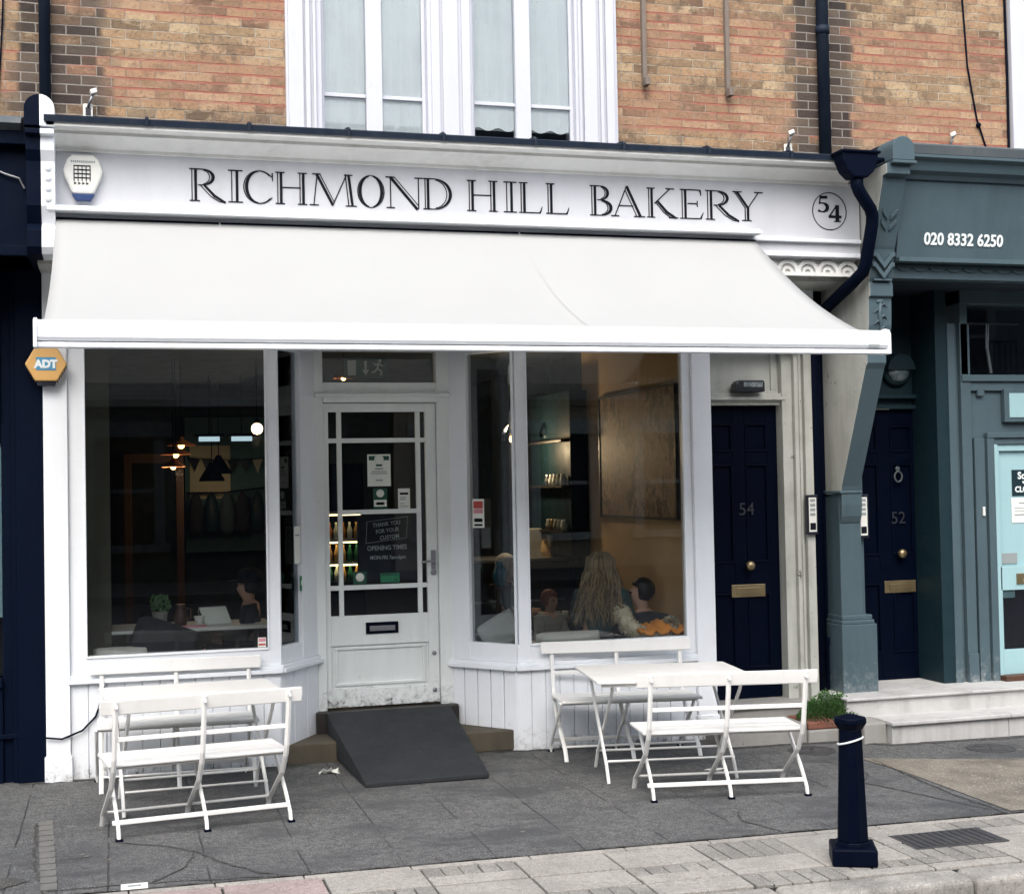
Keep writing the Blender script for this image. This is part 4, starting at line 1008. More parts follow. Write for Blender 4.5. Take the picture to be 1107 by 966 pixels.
B().prism([(x, -.003, z) for x, z in [(-.06, -.107), (.06, -.107), (.052, -.135), (-.052, -.135)]], (0, -.055, 0)).build('strobe', 'plastic_black', t, bevel=.003)
B().box(-.058, .058, -.073, -.0695, -.038, .042).build('label_plate', 'sky_blue', t)
text_mesh('lettering', 'ADT', .066, 'whiteink', t, (0, -.0745, -.022), bold=.004, ext=.001)
# floodlight over door 54
t = thing('floodlight', 'small black bulkhead light on the ledge above black door 54', 'floodlight', (4.43, .115, 2.435))
B().prism([(x, -.0, z) for x, z in [(-.12, 0), (.12, 0), (.12, .07), (.11, .085), (-.085, .085), (-.11, .06)]], (0, -.09, 0)).build('case', 'plastic_black', t, bevel=.008)
B().box(-.05, .10, -.094, -.0895, .035, .07).build('lens', 'slate', t, bevel=.003)
t = thing('bulkhead_lamp', 'round dark bulkhead lamp on the teal panel above door 52', 'wall lamp', (5.80, .33, 2.62))
B().lathe([(.125, 0), (.125, -.03), (.11, -.05), (.1, -.052)], n=28, axis='Y').build('case', 'teal_dark', t)
B().lathe([(.10, -.052), (.085, -.075), (.05, -.09), (.001, -.095)], n=24, axis='Y').build('lens', 'slate', t)
b = B(); b.prism([(.118 * math.cos(a), -.04, .118 * math.sin(a)) for a in [PI * i / 12 for i in range(13)]], (0, -.07, 0)); b.build('hood', 'teal_dark', t)
# entry phones
def entryphone(x, y, z, h, label, rows):
    t = thing('entry_phone', label, 'entry phone', (x, y, z), group='entry phones beside the doors')
    B().box(-.045, .045, -.035, 0, -h / 2, h / 2).build('case', 'plastic_black', t, bevel=.005)
    B().box(-.03, .03, -.039, -.0345, -h / 2 + .02, h / 2 - .02).build('panel', 'plastic_white', t)
    b = B()
    for i in range(rows): b.box(-.02, .02, -.042, -.0385, h / 2 - .05 - i * .034, h / 2 - .03 - i * .034)
    b.build('button', 'greyink', t, bevel=.002)
    b = B(); b.box(-.022, .022, -.041, -.0385, -h / 2 + .035, -h / 2 + .085); b.build('speaker_grille', 'ink', t)
entryphone(4.885, .02, 1.535, .29, 'tall entry phone on the peeling frame of door 54', 4)
entryphone(5.262, -.045, 1.515, .32, 'entry phone between grey column and door 52', 4)

# ------------------------------------------------------------------ notices stuck to the glass
def sheet(name, label, cat, x, y, z, w, h, mat, extra=(), rot=0, group=None):
    """flat notice facing the street; extra = (part name, material, x0, x1, z0, z1)"""
    t = thing(name, label, cat, (x, y, z), (0, 0, rot), group)
    B().box(-w / 2, w / 2, -.002, 0, -h / 2, h / 2).build('sheet', mat, t)
    for k, (nm, mt, x0, x1, z0, z1) in enumerate(extra): B().box(x0, x1, -.0034, -.002, z0, z1).build(nm, mt, t)
    return t
gy = RY + .028
t = sheet('notice', 'cream poster with green band in the middle of the entrance door', 'notice', 1.78, gy, 1.915, .165, .225, 'paper', [('green_band', 'deepgreen', -.072, .072, .07, .10), ('text_line', 'greyink', -.03, .03, .005, .015), ('text_line', 'greyink', -.055, .055, -.012, -.006), ('text_line', 'greyink', -.06, .06, -.026, -.02), ('text_line', 'greyink', -.025, .025, -.075, -.066)])
B().lathe([(.034, -.0036), (.034, -.006), (.001, -.0062)], (0, 0, .075), 20, 'Y').build('badge', 'paper', t); B().box(-.022, .022, -.0035, -.0021, .028, .042).build('emblem', 'deepgreen', t)
t = sheet('notice', 'small green and white sticker under the cream door poster', 'notice', 1.785, gy, 1.715, .10, .145, 'deepgreen', [('white_band', 'paper', -.045, .045, -.055, -.008), ('green_band', 'green', -.028, .028, -.044, -.024)])
B().lathe([(.028, -.0036), (.028, -.006), (.001, -.0062)], (0, 0, .038), 18, 'Y').build('badge', 'paper', t)
sheet('notice', 'narrow white printed card low right in the middle pane of the entrance door', 'notice', 1.955, gy, 1.71, .085, .148, 'paper', [('heading', 'ink', -.03, .03, .03, .045), ('text_line', 'greyink', -.03, .015, .008, .014), ('text_line', 'greyink', -.03, .01, -.006, .0), ('text_line', 'greyink', -.03, .0, -.035, -.03), ('text_line', 'greyink', -.03, .03, -.055, -.05)])
t = thing('chalkboard_sign', 'chalk lettered opening times board behind the entrance door glass', 'sign', (1.80, gy + .012, 1.36))
B().box(-.18, .25, -.002, .01, -.22, .235).build('board', 'chalkboard', t)
for s, sz, xx, zz, rt in (('THANK YOU', .040, 0.03, .165, .10), ('FOR YOUR', .040, .035, .118, .10), ('CUSTOM', .040, .05, .072, .10), ('OPENING TIMES', .046, .03, -.005, .02), ('MON-FRI 7am-6pm', .037, .035, -.07, .0)):
    text_mesh('chalk_lettering', s, sz, 'chalk', t, (xx, -.0035, zz), (PI / 2, -rt, 0), bold=.0008, ext=.0008, sx=.85)
b = B()
for (a, c) in (((-.12, .045), (.17, .075)), ((.17, .075), (.18, .225)), ((.18, .225), (-.11, .195)), ((-.11, .195), (-.12, .045))): b.tube([(a[0], -.003, a[1]), (c[0], -.003, c[1])], .0018, 4)
b.build('chalk_border', 'chalk', t)
t = sheet('notice', 'dark green square sticker with white disc at the bottom of the door glass', 'notice', 1.632, gy, 1.165, .095, .09, 'deepgreen')
B().lathe([(.030, -.0036), (.030, -.005), (.001, -.0052)], (0, 0, .005), 18, 'Y').build('badge', 'paper', t)
sheet('notice', 'bright green rectangular sticker at the bottom of the door glass', 'notice', 1.845, gy, 1.16, .135, .065, 'green', [('text_line', 'deepgreen', -.06, .055, .015, .028), ('text_line', 'deepgreen', .03, .055, -.025, -.01)])
# splayed panes
ang = math.atan2(RY, .295)
sheet('notice', 'white paper notice on the narrow angled left window pane', 'notice', 1.165, .205, 1.42, .09, .25, 'paper', [('text_line', 'greyink', -.03, .03, .06, .07)], ang)
t = sheet('notice', 'small green square sticker on the narrow angled left window pane', 'notice', 1.20, .26, 1.16, .07, .10, 'green', [], ang)
B().lathe([(.02, -.003), (.02, -.005), (.001, -.0052)], (0, 0, 0), 14, 'Y').build('badge', 'paper', t)
sheet('notice', 'red and white sticker on the narrow right window pane', 'notice', 2.433, .235, 1.60, .10, .20, 'paper', [('red_band', 'red', -.04, .04, .035, .085), ('pink_band', 'pink', -.04, .04, .0, .03), ('text_line', 'ink', -.035, .035, -.06, -.035), ('text_line', 'ink', -.035, .035, -.088, -.074)], -math.atan2(RY, .375))
sheet('notice', 'small pink and white sticker at the lower right corner of the left window', 'notice', .905, .030, .80, .052, .062, 'paper', [('pink_band', 'pink', -.022, .022, .005, .026), ('red_band', 'red', -.022, .022, -.02, -.008)])
# right teal door notices
t = sheet('closed_sign', 'dark square sign reading sorry we are closed on the teal door', 'sign', 6.735, .027, 1.735, .26, .20, 'teal_dark')
for s, sz, zz, it in (('Sorry', .075, .03, 0), ("we're", .035, -.005, 0), ('CLOSED', .06, -.07, .0)): text_mesh('lettering', s, sz, 'whiteink', t, (0, -.004, zz), bold=.002, ext=.001, sx=.95)
sheet('notice', 'white printed notice below the closed sign on the teal door', 'notice', 6.72, .027, 1.525, .25, .19, 'paper', [('heading', 'greyink', -.06, .1, .05, .06), ('text_line', 'greyink', -.1, .1, .015, .02), ('text_line', 'greyink', -.1, .1, -.01, -.005), ('text_line', 'greyink', -.1, .0, -.04, -.03)])
# exit sign inside the transom
t = thing('exit_sign', 'green exit sign with arrow and running man above the entrance door', 'exit sign', (1.735, .70, 2.655))
B().box(-.16, .16, 0, .02, -.075, .075).build('panel', 'deepgreen', t, bevel=.003)
b = B(); b.box(-.13, -.07, -.003, 0, -.055, .055); b.build('door_symbol', 'paper', t)
b = B(); b.box(-.008, .008, -.003, 0, -.02, .05); b.prism([(-.025, 0, -.015), (.025, 0, -.015), (0, 0, -.055)], (0, -.003, 0)); b.build('arrow', 'paper', t)
b = B(); b.lathe([(.013, 0), (.013, -.003), (.001, -.0032)], (.105, 0, .05), 12, 'Y')
for p, q in (((.095, .035), (.085, -.005)), ((.085, -.005), (.115, -.025)), ((.115, -.025), (.11, -.055)), ((.085, -.005), (.065, -.03)), ((.065, -.03), (.045, -.03)), ((.095, .03), (.07, .02)), ((.07, .02), (.06, .035)), ((.095, .03), (.125, .015))): b.tube([(p[0], -.001, p[1]), (q[0], -.001, q[1])], .007, 5)
b.build('running_figure', 'paper', t)

# ------------------------------------------------------------------ benches and tables
GB_ = 'folding benches on the pavement'
def make_bench():
    t = thing('folding_bench', '', 'bench', group=GB_)
    L = .48
    s = B()
    for i in range(3): s.box(-L, L, -.185 + i * .122, -.185 + i * .122 + .119, .375, .393)
    s.build('seat', 'bench', t, bevel=.006)
    s = B()
    s.prism([(x, y, z) for x, y, z in [(-.53, -.262, .655), (.53, -.262, .655), (.535, -.268, .70), (.53, -.275, .735), (-.53, -.275, .735), (-.535, -.268, .70)]], (0, .018, 0)); s.build('backrest', 'bench', t, bevel=.006)
    for x in (-.455, 0, .455):
        b = B(); b.tube([(x, -.277, .725), (x, -.262, .62), (x, -.225, .42), (x, -.20, .36), (x, -.13, .26), (x, .05, .13), (x, .14, .07), (x, .185, 0)], .0108, 6, flat=1.4); b.lathe([(.010, -.298), (.010, -.280)], (x, 0, .70), 8, 'Y'); b.build('back_leg', 'bench', t)
        b = B(); b.tube([(x + .028, .15, .378), (x + .028, .10, .31), (x + .028, -.10, .14), (x + .028, -.185, .05), (x + .028, -.20, 0)], .0108, 6, flat=1.5); b.build('front_leg', 'bench', t)
        b = B(); b.box(x + .010, x + .046, -.218, -.188, -.002, .012); b.build('foot', 'blackmatt', t)
    b = B(); b.box(-.455, .485, -.175, -.150, .075, .098); b.build('lower_rail', 'bench', t, bevel=.004)
    b = B(); b.tube([(-.455, .115, .085), (.455, .115, .085)], .008, 6); b.build('stretcher', 'bench', t)
    b = B(); b.box(-.455, .455, -.245, -.235, .515, .540); b.build('back_rail', 'bench', t, bevel=.003)
    b = B(); b.tube([(-.455, -.15, .365), (.485, -.15, .365)], .007, 6); b.tube([(-.455, .12, .365), (.485, .12, .365)], .007, 6); b.build('seat_rail', 'bench', t)
    return t
def put(o, x, y, deg): o.location = (x, y, gz(x)); o.rotation_euler = (0, SL if abs(deg) < 90 else -SL, math.radians(deg))
bn = make_bench(); put(bn, .385, -1.42, 9); bn['label'] = 'white folding bench nearest the street in the left set, back turned to us'
c = copy_tree(bn); put(c, .35, -.305, 180); c['label'] = 'white folding bench against the stall riser under the left window'
c = copy_tree(bn); put(c, 3.375, -1.60, -8.0); c['label'] = 'white folding bench nearest the bollard in the right set, back turned to us'
c = copy_tree(bn); put(c, 3.285, -.345, 174); c['label'] = 'white folding bench against the stall riser under the right window'
def make_table():
    t = thing('folding_table', '', 'table', group='folding tables between the benches')
    b = B(); w, d, r = .50, .39, .03
    pts = []
    for sx, sy, a0 in ((1, 1, 0), (-1, 1, 90), (-1, -1, 180), (1, -1, 270)):
        for k in range(5): a = math.radians(a0 + k * 22.5); pts.append((sx * (w - r) + r * math.cos(a), sy * (d - r) + r * math.sin(a), .618))
    b.prism(pts, (0, 0, .016)); b.build('tabletop', 'bench', t, bevel=.004)
    b = B(); b.box(-w + .03, w - .03, -d + .03, -d + .045, .595, .618); b.box(-w + .03, w - .03, d - .045, d - .03, .595, .618); b.build('apron', 'bench', t, bevel=.003)
    for x in (-.40, .40):
        for s in (-1, 1):
            xx = x + .012 * s
            b = B(); b.tube([(xx, -s * .30, .60), (xx, -s * .27, .55), (xx, s * .20, .10), (xx, s * .265, 0)], .0108, 6, flat=1.4); b.build('leg', 'bench', t)
    b = B(); b.tube([(-.40, .18, .12), (.40, .18, .12)], .008, 6); b.tube([(-.40, -.18, .12), (.40, -.18, .12)], .008, 6); b.build('stretcher', 'bench', t)
    return t
tb = make_table(); put(tb, .41, -.86, 5); tb['label'] = 'white folding table in the left set, hemmed between its two benches'
c = copy_tree(tb); put(c, 3.29, -1.0, -8); c['label'] = 'white folding table in the right set, near the black side door'
# ------------------------------------------------------------------ ramp, bollard, weeds, litter
b = B(); v = [(1.365, .355, .262), (2.235, .355, .262), (2.20, -.815, .018), (1.425, -.83, .018)]; lo = [(1.365, .355, .02), (2.235, .355, .02), (2.20, -.815, -.012), (1.425, -.83, -.012)]
vt = [b.bm.verts.new(p) for p in v]; vb = [b.bm.verts.new(p) for p in lo]
b.bm.faces.new(vt); b.bm.faces.new(vb[::-1])
for i in range(4): b.bm.faces.new((vt[i], vb[i], vb[(i + 1) % 4], vt[(i + 1) % 4]))
tag(b.build('door_ramp', 'rubber', bevel=.006), 'dark grey rubber ramp sloping down from the entrance door', 'ramp')
t = thing('bollard', 'square tapered black iron bollard on the pale paving by the kerb', 'bollard', (3.355, -3.21, gz(3.355)), (0, 0, math.radians(-24)))
b = B(); b.box(-.105, .105, -.105, .105, .0, .085); b.build('base', 'black', t, bevel=.01)
b = B()
def frust(b, s0, z0, s1, z1):
    n = 8; 
    def ring(s, z): c = s * .35; return [b.bm.verts.new(p) for p in ((s, c, z), (c, s, z), (-c, s, z), (-s, c, z), (-s, -c, z), (-c, -s, z), (c, -s, z), (s, -c, z))]
    r0, r1 = ring(s0, z0), ring(s1, z1)
    for i in range(8): b.bm.faces.new((r0[i], r0[(i + 1) % 8], r1[(i + 1) % 8], r1[i]))
    b.bm.faces.new(r0[::-1]); b.bm.faces.new(r1)
frust(b, .082, .08, .078, .105); frust(b, .070, .105, .052, .63); b.build('shaft', 'black', t, bevel=.004)
b = B(); frust(b, .050, .625, .074, .66); frust(b, .076, .66, .074, .685); frust(b, .062, .685, .02, .70); b.build('cap', 'black', t, bevel=.004)
b = B(); b.tube([(.060 * math.cos(a), .060 * math.sin(a), .575 + .018 * math.sin(a + 2.2)) for a in [2 * PI * i / 20 for i in range(21)]], .0045, 6)
tag(b.build('white_tie', 'whiteink', loc=(3.355, -3.21, gz(3.355))), 'thin white tie looped round the top of the bollard', 'tie')
b = B(); random.seed(11)
for i in range(3200):
    a = random.uniform(0, 2 * PI); rr = math.sqrt(random.random()); hgt = (1 - rr ** 2) * .17
    p = Vector((rr * .24 * math.cos(a) , rr * .17 * math.sin(a), random.uniform(.0, .04) + hgt * random.uniform(.35, 1.15)))
    d = Vector((math.cos(a) * random.uniform(.2, 1), math.sin(a) * random.uniform(.2, 1) - .2, random.uniform(.2, 1))).normalized(); sz = random.uniform(.010, .022)
    n = d.cross(Vector((random.uniform(-1, 1), random.uniform(-1, 1), random.uniform(-.3, .3)))).normalized() * sz * .4
    b.poly([p, p + d * sz * .5 + n, p + d * sz, p + d * sz * .5 - n])
for i in range(60):
    a = random.uniform(0, 2 * PI); b.tube([(0.05 * math.cos(a), .04 * math.sin(a), 0), (.14 * math.cos(a), .10 * math.sin(a), random.uniform(.06, .17))], .002, 4)
tag(b.build('weed_clump', 'leaf', loc=(4.86, -.24, .075), recalc=False), 'clump of green weeds growing at the foot of the grey column', 'plant')
t = thing('drain_gully', 'black gully box beside the stone steps below the weeds', 'drain', (4.92, -.42, gz(5)))
B().box(-.055, .085, -.06, .10, -.03, .11).build('box', 'blackmatt', t, bevel=.01); B().box(-.07, .10, -.075, .10, .11, .125).build('lid', 'rust', t, bevel=.004)
b = B(); random.seed(5); n = 12
prev = None
for j in range(3):
    pts = []
    for i in range(7):
        a = i / 6; pts.append((-.07 + .14 * a + random.uniform(-.012, .012), -.03 + .03 * j + random.uniform(-.01, .01), random.uniform(.005, .05) if 0 < i < 6 else .004))
    vs = [b.bm.verts.new(p) for p in pts]
    if prev:
        for i in range(6): b.bm.faces.new((prev[i], prev[i + 1], vs[i + 1], vs[i]))
    prev = vs
o = b.build('crumpled_paper', 'paper', loc=(1.28, -.33, gz(1.3))); o.modifiers.new('thick', 'SOLIDIFY').thickness = .003
tag(o, 'crumpled white paper scrap lying left of the ramp', 'litter')
b = B(); blob(b, 0, 0, .06, .03, .0); o = b.build('paper_scrap', 'paper', loc=(3.62, -1.02, gz(3.6) + .005)); o.modifiers.new('thick', 'SOLIDIFY').thickness = .002
tag(o, 'flat white scrap on the pavement under the right table', 'litter')

# ------------------------------------------------------------------ inside the cafe: furniture
def pt(*a): return a
t = thing('window_seat', 'dark wooden bench seat running behind the right window', 'seat', (3.3, .32, IF)); B().box(-.6, .66, -.22, .22, .0, .40).build('seat', 'darkwood', t, bevel=.006)
t = thing('window_seat', 'dark wooden bench seat running behind the left window', 'seat', (.35, .32, IF)); B().box(-.6, .66, -.22, .22, .0, .40).build('seat', 'darkwood', t, bevel=.006)
def cushion(x, y, z, w, h, d, mat, label, rx=-.25, ry=0, rz=0):
    b = B(); n = 12; V = []
    for s in (-1, 1):
        g = []
        for i in range(n + 1):
            row = []
            for j in range(n + 1):
                u, v = 2 * i / n - 1, 2 * j / n - 1
                e = (1 - u ** 4) * (1 - v ** 4); row.append(b.bm.verts.new((u * w / 2 * (1 - .05 * v * v), s * d / 2 * e ** .5, v * h / 2 * (1 - .05 * u * u))))
            g.append(row)
        for i in range(n):
            for j in range(n): b.bm.faces.new((g[i][j], g[i + 1][j], g[i + 1][j + 1], g[i][j + 1])).smooth = True
    bmesh.ops.remove_doubles(b.bm, verts=b.bm.verts, dist=.0005)
    return tag(b.build('cushion', mat, loc=(x, y, z), rot=(rx, ry, rz)), label, 'cushion', 'cushions on the window seats')
cushion(.28, .22, .78, .42, .34, .12, 'cloth_black', 'large black cushion leaning in the left window', ry=.35)
cushion(.02, .18, .74, .36, .12, .16, 'cloth_white', 'flat white cushion in the lower left corner of the left window', rx=0)
cushion(2.60, .30, .76, .30, .24, .10, 'cloth_grey', 'grey striped cushion leaning in the narrow right pane', ry=-.5)
cushion(3.05, .16, .70, .48, .12, .16, 'cloth_grey', 'flat pale cushion at the bottom of the right window', rx=0)
b = B(); random.seed(3)
V = []
for i in range(15):
    row = []
    for j in range(9): row.append(b.bm.verts.new((-.20 + .4 * i / 14, -.12 + .24 * j / 8, .045 + .05 * math.sin(PI * i / 14) * math.sin(PI * j / 8) + .022 * math.sin(i * 1.7 + j * .9) + random.uniform(0, .012))))
    V.append(row)
for i in range(14):
    for j in range(8): b.bm.faces.new((V[i][j], V[i + 1][j], V[i + 1][j + 1], V[i][j + 1])).smooth = True
o = b.build('blanket', 'orange', loc=(3.76, .19, .69)); o.modifiers.new('thick', 'SOLIDIFY').thickness = .03
tag(o, 'crumpled orange blanket on the right window seat', 'blanket')
# cafe table left with things
t = thing('cafe_table', 'white topped cafe table behind the left window', 'table', (.52, 1.0, IF))
B().box(-.56, .53, -.26, .26, .56, .585).build('tabletop', 'plastic_white', t, bevel=.006)
for sx in (-.45, .42):
    for sy in (-.2, .2): B().tube([(sx, sy, 0), (sx, sy, .56)], .02, 8).build('leg', 'darkwood', t)
tz = IF + .585
t = thing('book', 'open white book propped on the cafe table before the reader', 'book', (.70, .98, tz), (0, 0, .2)); B().prism([(-.10, .0, .0), (.09, .0, .0), (.06, .05, .115), (-.13, .05, .115)], (0, .012, 0)).build('pages', 'paper', t, bevel=.002); B().prism([(-.105, .013, .0), (.095, .013, .0), (.065, .063, .12), (-.135, .063, .12)], (0, .004, 0)).build('cover', 'cloth_grey', t)
t = thing('plant_pot', 'small dark leafed plant in a grey pot on the cafe table', 'plant', (.29, 1.0, tz)); B().lathe([(.04, 0), (.055, .09), (.06, .10), (.05, .10)], n=16).build('pot', 'cloth_grey', t)
b = B()
for i in range(120):
    a = random.uniform(0, 6.3); r = random.uniform(0, .08); p = Vector((r * math.cos(a), r * math.sin(a), .10 + random.uniform(0, .10))); b.poly([p, p + Vector((.012, 0, .012)), p + Vector((.005, .005, .03)), p + Vector((-.008, 0, .014))])
b.build('foliage', 'leaf', t, recalc=False)
t = thing('wooden_jug', 'brown wooden jug on the cafe table', 'jug', (.43, .98, tz)); B().lathe([(.04, 0), (.05, .05), (.035, .10), (.028, .13), (.034, .15)], n=16).build('body', 'wood', t); B().tube([(.03, 0, .12), (.075, 0, .11), (.07, 0, .05), (.045, 0, .04)], .008, 8).build('handle', 'wood', t)
t = thing('cup', 'white cup with a spoon on the cafe table', 'cup', (.56, .98, tz)); B().lathe([(.045, 0), (.055, .008), (.02, .01), (.032, .03), (.04, .06), (.036, .06)], n=16).build('bowl', 'plastic_white', t); B().tube([(0, 0, .03), (-.008, .0, .11)], .004, 6).build('spoon', 'steel', t)
tag(B().box(-.09, .09, -.03, .03, 0, .012).build('red_menu', 'pink', loc=(.51, .80, tz)), 'flat red menu lying at the front of the cafe table', 'menu')
# counter right
t = thing('counter', 'dark counter with pale edge across the back of the cafe', 'counter', (3.35, 3.1, IF)); B().box(-.55, .60, -.22, .3, 0, .84).build('body', 'darkwood', t, bevel=.005); B().box(-.6, .61, -.26, .34, .84, .87).build('worktop', 'steel', t, bevel=.004)
b = B(); b.box(-.5, .55, -.245, -.22, .2, .22); b.box(-.5, .55, -.245, -.22, .48, .5); b.build('rail', 'steel', t)
cz = IF + .87
def lat(name, label, cat, x, y, z, prof, mat, group=None): return tag(B().lathe(prof, n=18).build(name, mat, loc=(x, y, z)), label, cat, group)
lat('vase', 'bright blue vase in front of the white haired person', 'vase', 3.10, 2.15, .94, [(.03, 0), (.055, .05), (.06, .1), (.045, .16), (.025, .19), (.03, .21)], 'blue_glaze')
t = thing('side_stool', 'dark side table carrying the blue vase', 'stool', (3.10, 2.15, IF)); B().box(-.08, .08, -.02, .05, .66, .70).build('top', 'darkwood', t); B().tube([(0, .02, 0), (0, .02, .66)], .02, 8).build('leg', 'darkwood', t)
tag(B().box(-.08, .08, -.05, .05, 0, .26).build('white_box', 'cloth_white', loc=(3.66, 3.05, cz), bevel=.004), 'tall pale box standing on the counter', 'box')
t = thing('bread_bag', 'brown paper bag slumped on the counter', 'bag', (3.82, 3.02, cz)); b = B(); b.lathe([(.09, 0), (.10, .06), (.085, .13), (.07, .19), (.04, .2)], n=10); b.build('bag', 'tan_wall', t)
t = thing('pastry_tray', 'white tray stacked with goods at the right end of the counter', 'tray', (3.9, 2.9, cz)); B().box(-.12, .06, -.04, .1, .10, .2).build('tray', 'cloth_white', t, bevel=.004); B().box(-.1, .05, -.03, .09, 0, .10).build('stand', 'darkwood', t)
t = thing('dresser', 'dark green dresser against the right hand cafe wall', 'dresser', (3.82, 2.6, IF)); B().box(-.02, .14, -.3, .9, .9, 2.35).build('cabinet', 'teal_dark', t, bevel=.006)
for z in (1.1, 1.5, 1.9): B().box(-.10, -.02, -.28, .85, z, z + .02).build('shelf', 'darkwood', t)
random.seed(21)
for i in range(10): lat('jar', 'small glass jar on the dresser shelves', 'jar', 3.76, 2.4 + .11 * (i % 5), IF + 1.12 + .4 * (i // 5), [(.025, 0), (.03, .05), (.02, .08), (.022, .10)], random.choice(['steel', 'paper', 'brass', 'cloth_grey']), 'jars on the dresser shelves')
# low display with cups in front of the counter
t = thing('display_stand', 'low wooden display stand below the counter', 'stand', (3.52, 2.0, IF)); B().box(-.16, .30, -.1, .1, .40, .42).build('shelf', 'wood', t); B().box(-.16, .30, -.1, .1, .0, .02).build('base', 'wood', t); B().box(-.15, -.13, -.1, .1, .02, .4).build('side', 'wood', t); B().box(.27, .29, -.1, .1, .02, .4).build('side', 'wood', t)
for i in range(6): lat('cup', 'small pale cup on the low display stand', 'cup', 3.40 + i * .07, 1.95, IF + .42, [(.02, 0), (.028, .05), (.024, .05)], ['paper', 'cloth_grey', 'steel'][i % 3], 'cups on the display stand')
# framed picture on the tan wall
t = thing('framed_picture', 'large brown sepia picture on the tan right wall', 'picture', (3.968, 1.10, 2.0))
B().box(-.025, 0, -.82, .82, -.47, .50).build('print', 'picture', t); b = B()
for (y0, y1, z0, z1) in ((-.84, .84, -.49, -.47), (-.84, .84, .5, .52), (-.84, -.82, -.47, .5), (.82, .84, -.47, .5)): b.box(-.035, 0, y0, y1, z0, z1)
b.build('frame', 'darkwood', t)
# lit drinks fridge seen through the door
t = thing('drinks_fridge', 'lit drinks fridge with yellow shelves seen through the entrance door', 'fridge', (1.88, 3.1, IF))
b = B(); b.box(-.24, -.22, 0, .4, 0, 1.75); b.box(.22, .24, 0, .4, 0, 1.75); b.box(-.22, .22, .38, .4, 0, 1.75); b.box(-.22, .22, 0, .4, 0, .7); b.box(-.22, .22, 0, .4, 1.33, 1.75); b.build('cabinet', 'blackmatt', t)
for z in (.88, 1.08, 1.325): B().box(-.22, .22, .0, .37, z - .02, z).build('shelf', 'steel', t); 
for z in (.857, 1.057, 1.302): B().box(-.21, .21, .02, .05, z - .012, z).build('light_strip', 'shelf_light', t)
random.seed(31)
for z in (.70, .88, 1.08):
    for i in range(7):
        mt = ['green', 'tan_plastic', 'red', 'paper', 'orange'][random.randrange(5)]
        tag(B().lathe([(.022, 0), (.024, .08), (.01, .12), (.01, .15)], n=10).build('bottle', mt, loc=(1.88 - .18 + i * .06, 3.17, IF + z)), 'small bottle on a lit fridge shelf', 'bottle', 'bottles in the drinks fridge')
# lamps
def pendant(x, y, z, kind, label, cat='lamp', s=1.):
    t = thing('pendant_lamp', label, cat, (x, y, z), group='pendant lamps in the cafe')
    B().tube([(0, 0, .05), (0, 0, 2.95 - z)], .005, 5).build('cord', 'blackmatt', t)
    if kind == 'disc':
        B().lathe([(.13 * s, 0), (.125 * s, .012), (.03, .05), (.018, .08)], n=20, caps=False).build('lamp_shade', 'copper_lit', t); B().ball((0, 0, .0), .028 * s, n=10).build('bulb', 'bulb', t)
    elif kind == 'cone':
        B().lathe([(.14 * s, -.03), (.13 * s, .0), (.05, .12), (.025, .17)], n=20, caps=False).build('lamp_shade', 'blackmatt', t); B().ball((0, 0, .0), .025, n=10).build('bulb', 'bulb', t)
    elif kind == 'globe': B().ball((0, 0, 0), .05 * s, n=14).build('bulb', 'globe', t); B().lathe([(.02, .04), (.02, .09)], n=10).build('holder', 'blackmatt', t)
    elif kind == 'cage':
        B().ball((0, 0, 0), .022, (1, 1, 1.4), 10).build('bulb', 'bulb', t); B().lathe([(.09, -.02), (.10, .03), (.06, .12), (.02, .15)], n=18, caps=False).build('lamp_shade', 'glass', t); B().lathe([(.02, .05), (.02, .1)], n=10).build('holder', 'blackmatt', t)
    return t
pendant(.565, 3.6, 2.20, 'disc', 'highest of three small copper disc pendants in the left window')
pendant(.50, 3.2, 2.11, 'disc', 'middle of three small copper disc pendants in the left window')
pendant(.47, 3.0, 2.00, 'disc', 'lowest of three small copper disc pendants in the left window', s=.8)
pendant(1.20, 3.2, 2.33, 'globe', 'bright round globe lamp near the right side of the left window', s=1.0)
pendant(1.40, 4.2, 2.38, 'globe', 'small globe lamp glimpsed past the corner post of the left window', s=.6)
pendant(1.06, 6.0, 2.00, 'cone', 'black cone pendant in front of the bunting, the higher of two', s=1.)
pendant(.96, 5.6, 1.92, 'cone', 'black cone pendant in front of the bunting, the lower of two', s=.95)
pendant(3.47, 3.0, 2.21, 'cage', 'bare glowing bulb pendant in the narrow right pane')
pendant(4.0 - .15, 3.05, 2.24, 'cage', 'faint bulb pendant beside the post of the right window')
pendant(1.86, 2.5, 2.72, 'disc', 'copper pendant seen through the transom beside the exit sign', s=.7)
pendant(2.62, 2.3, 1.96, 'disc', 'copper pendant seen in the right hand strip of the entrance door', s=.7)
for x, l in ((.90, 'cool strip light on the cafe ceiling, left of two'), (1.22, 'cool strip light on the cafe ceiling, right of two')):
    t = thing('strip_light', l, 'ceiling light', (x, 5.0, 2.31), group='strip lights at the back of the cafe'); B().box(-.10, .10, -.04, .04, -.025, .02).build('tube', 'tube', t); B().box(-.14, .14, -.05, .05, .02, .05).build('body', 'blackmatt', t); B().tube([(0, 0, .05), (0, 0, .64)], .006, 5).build('cord', 'blackmatt', t)
t = thing('bunting', 'string of dark triangular bunting flags on the lit back wall', 'bunting', (1.1, 6.80, 2.0))
pts = [(-.32 + .14 * i, 0, .16 - .03 * math.sin(PI * i / 7)) for i in range(8)]; B().tube(pts, .004, 4).build('string', 'blackmatt', t)
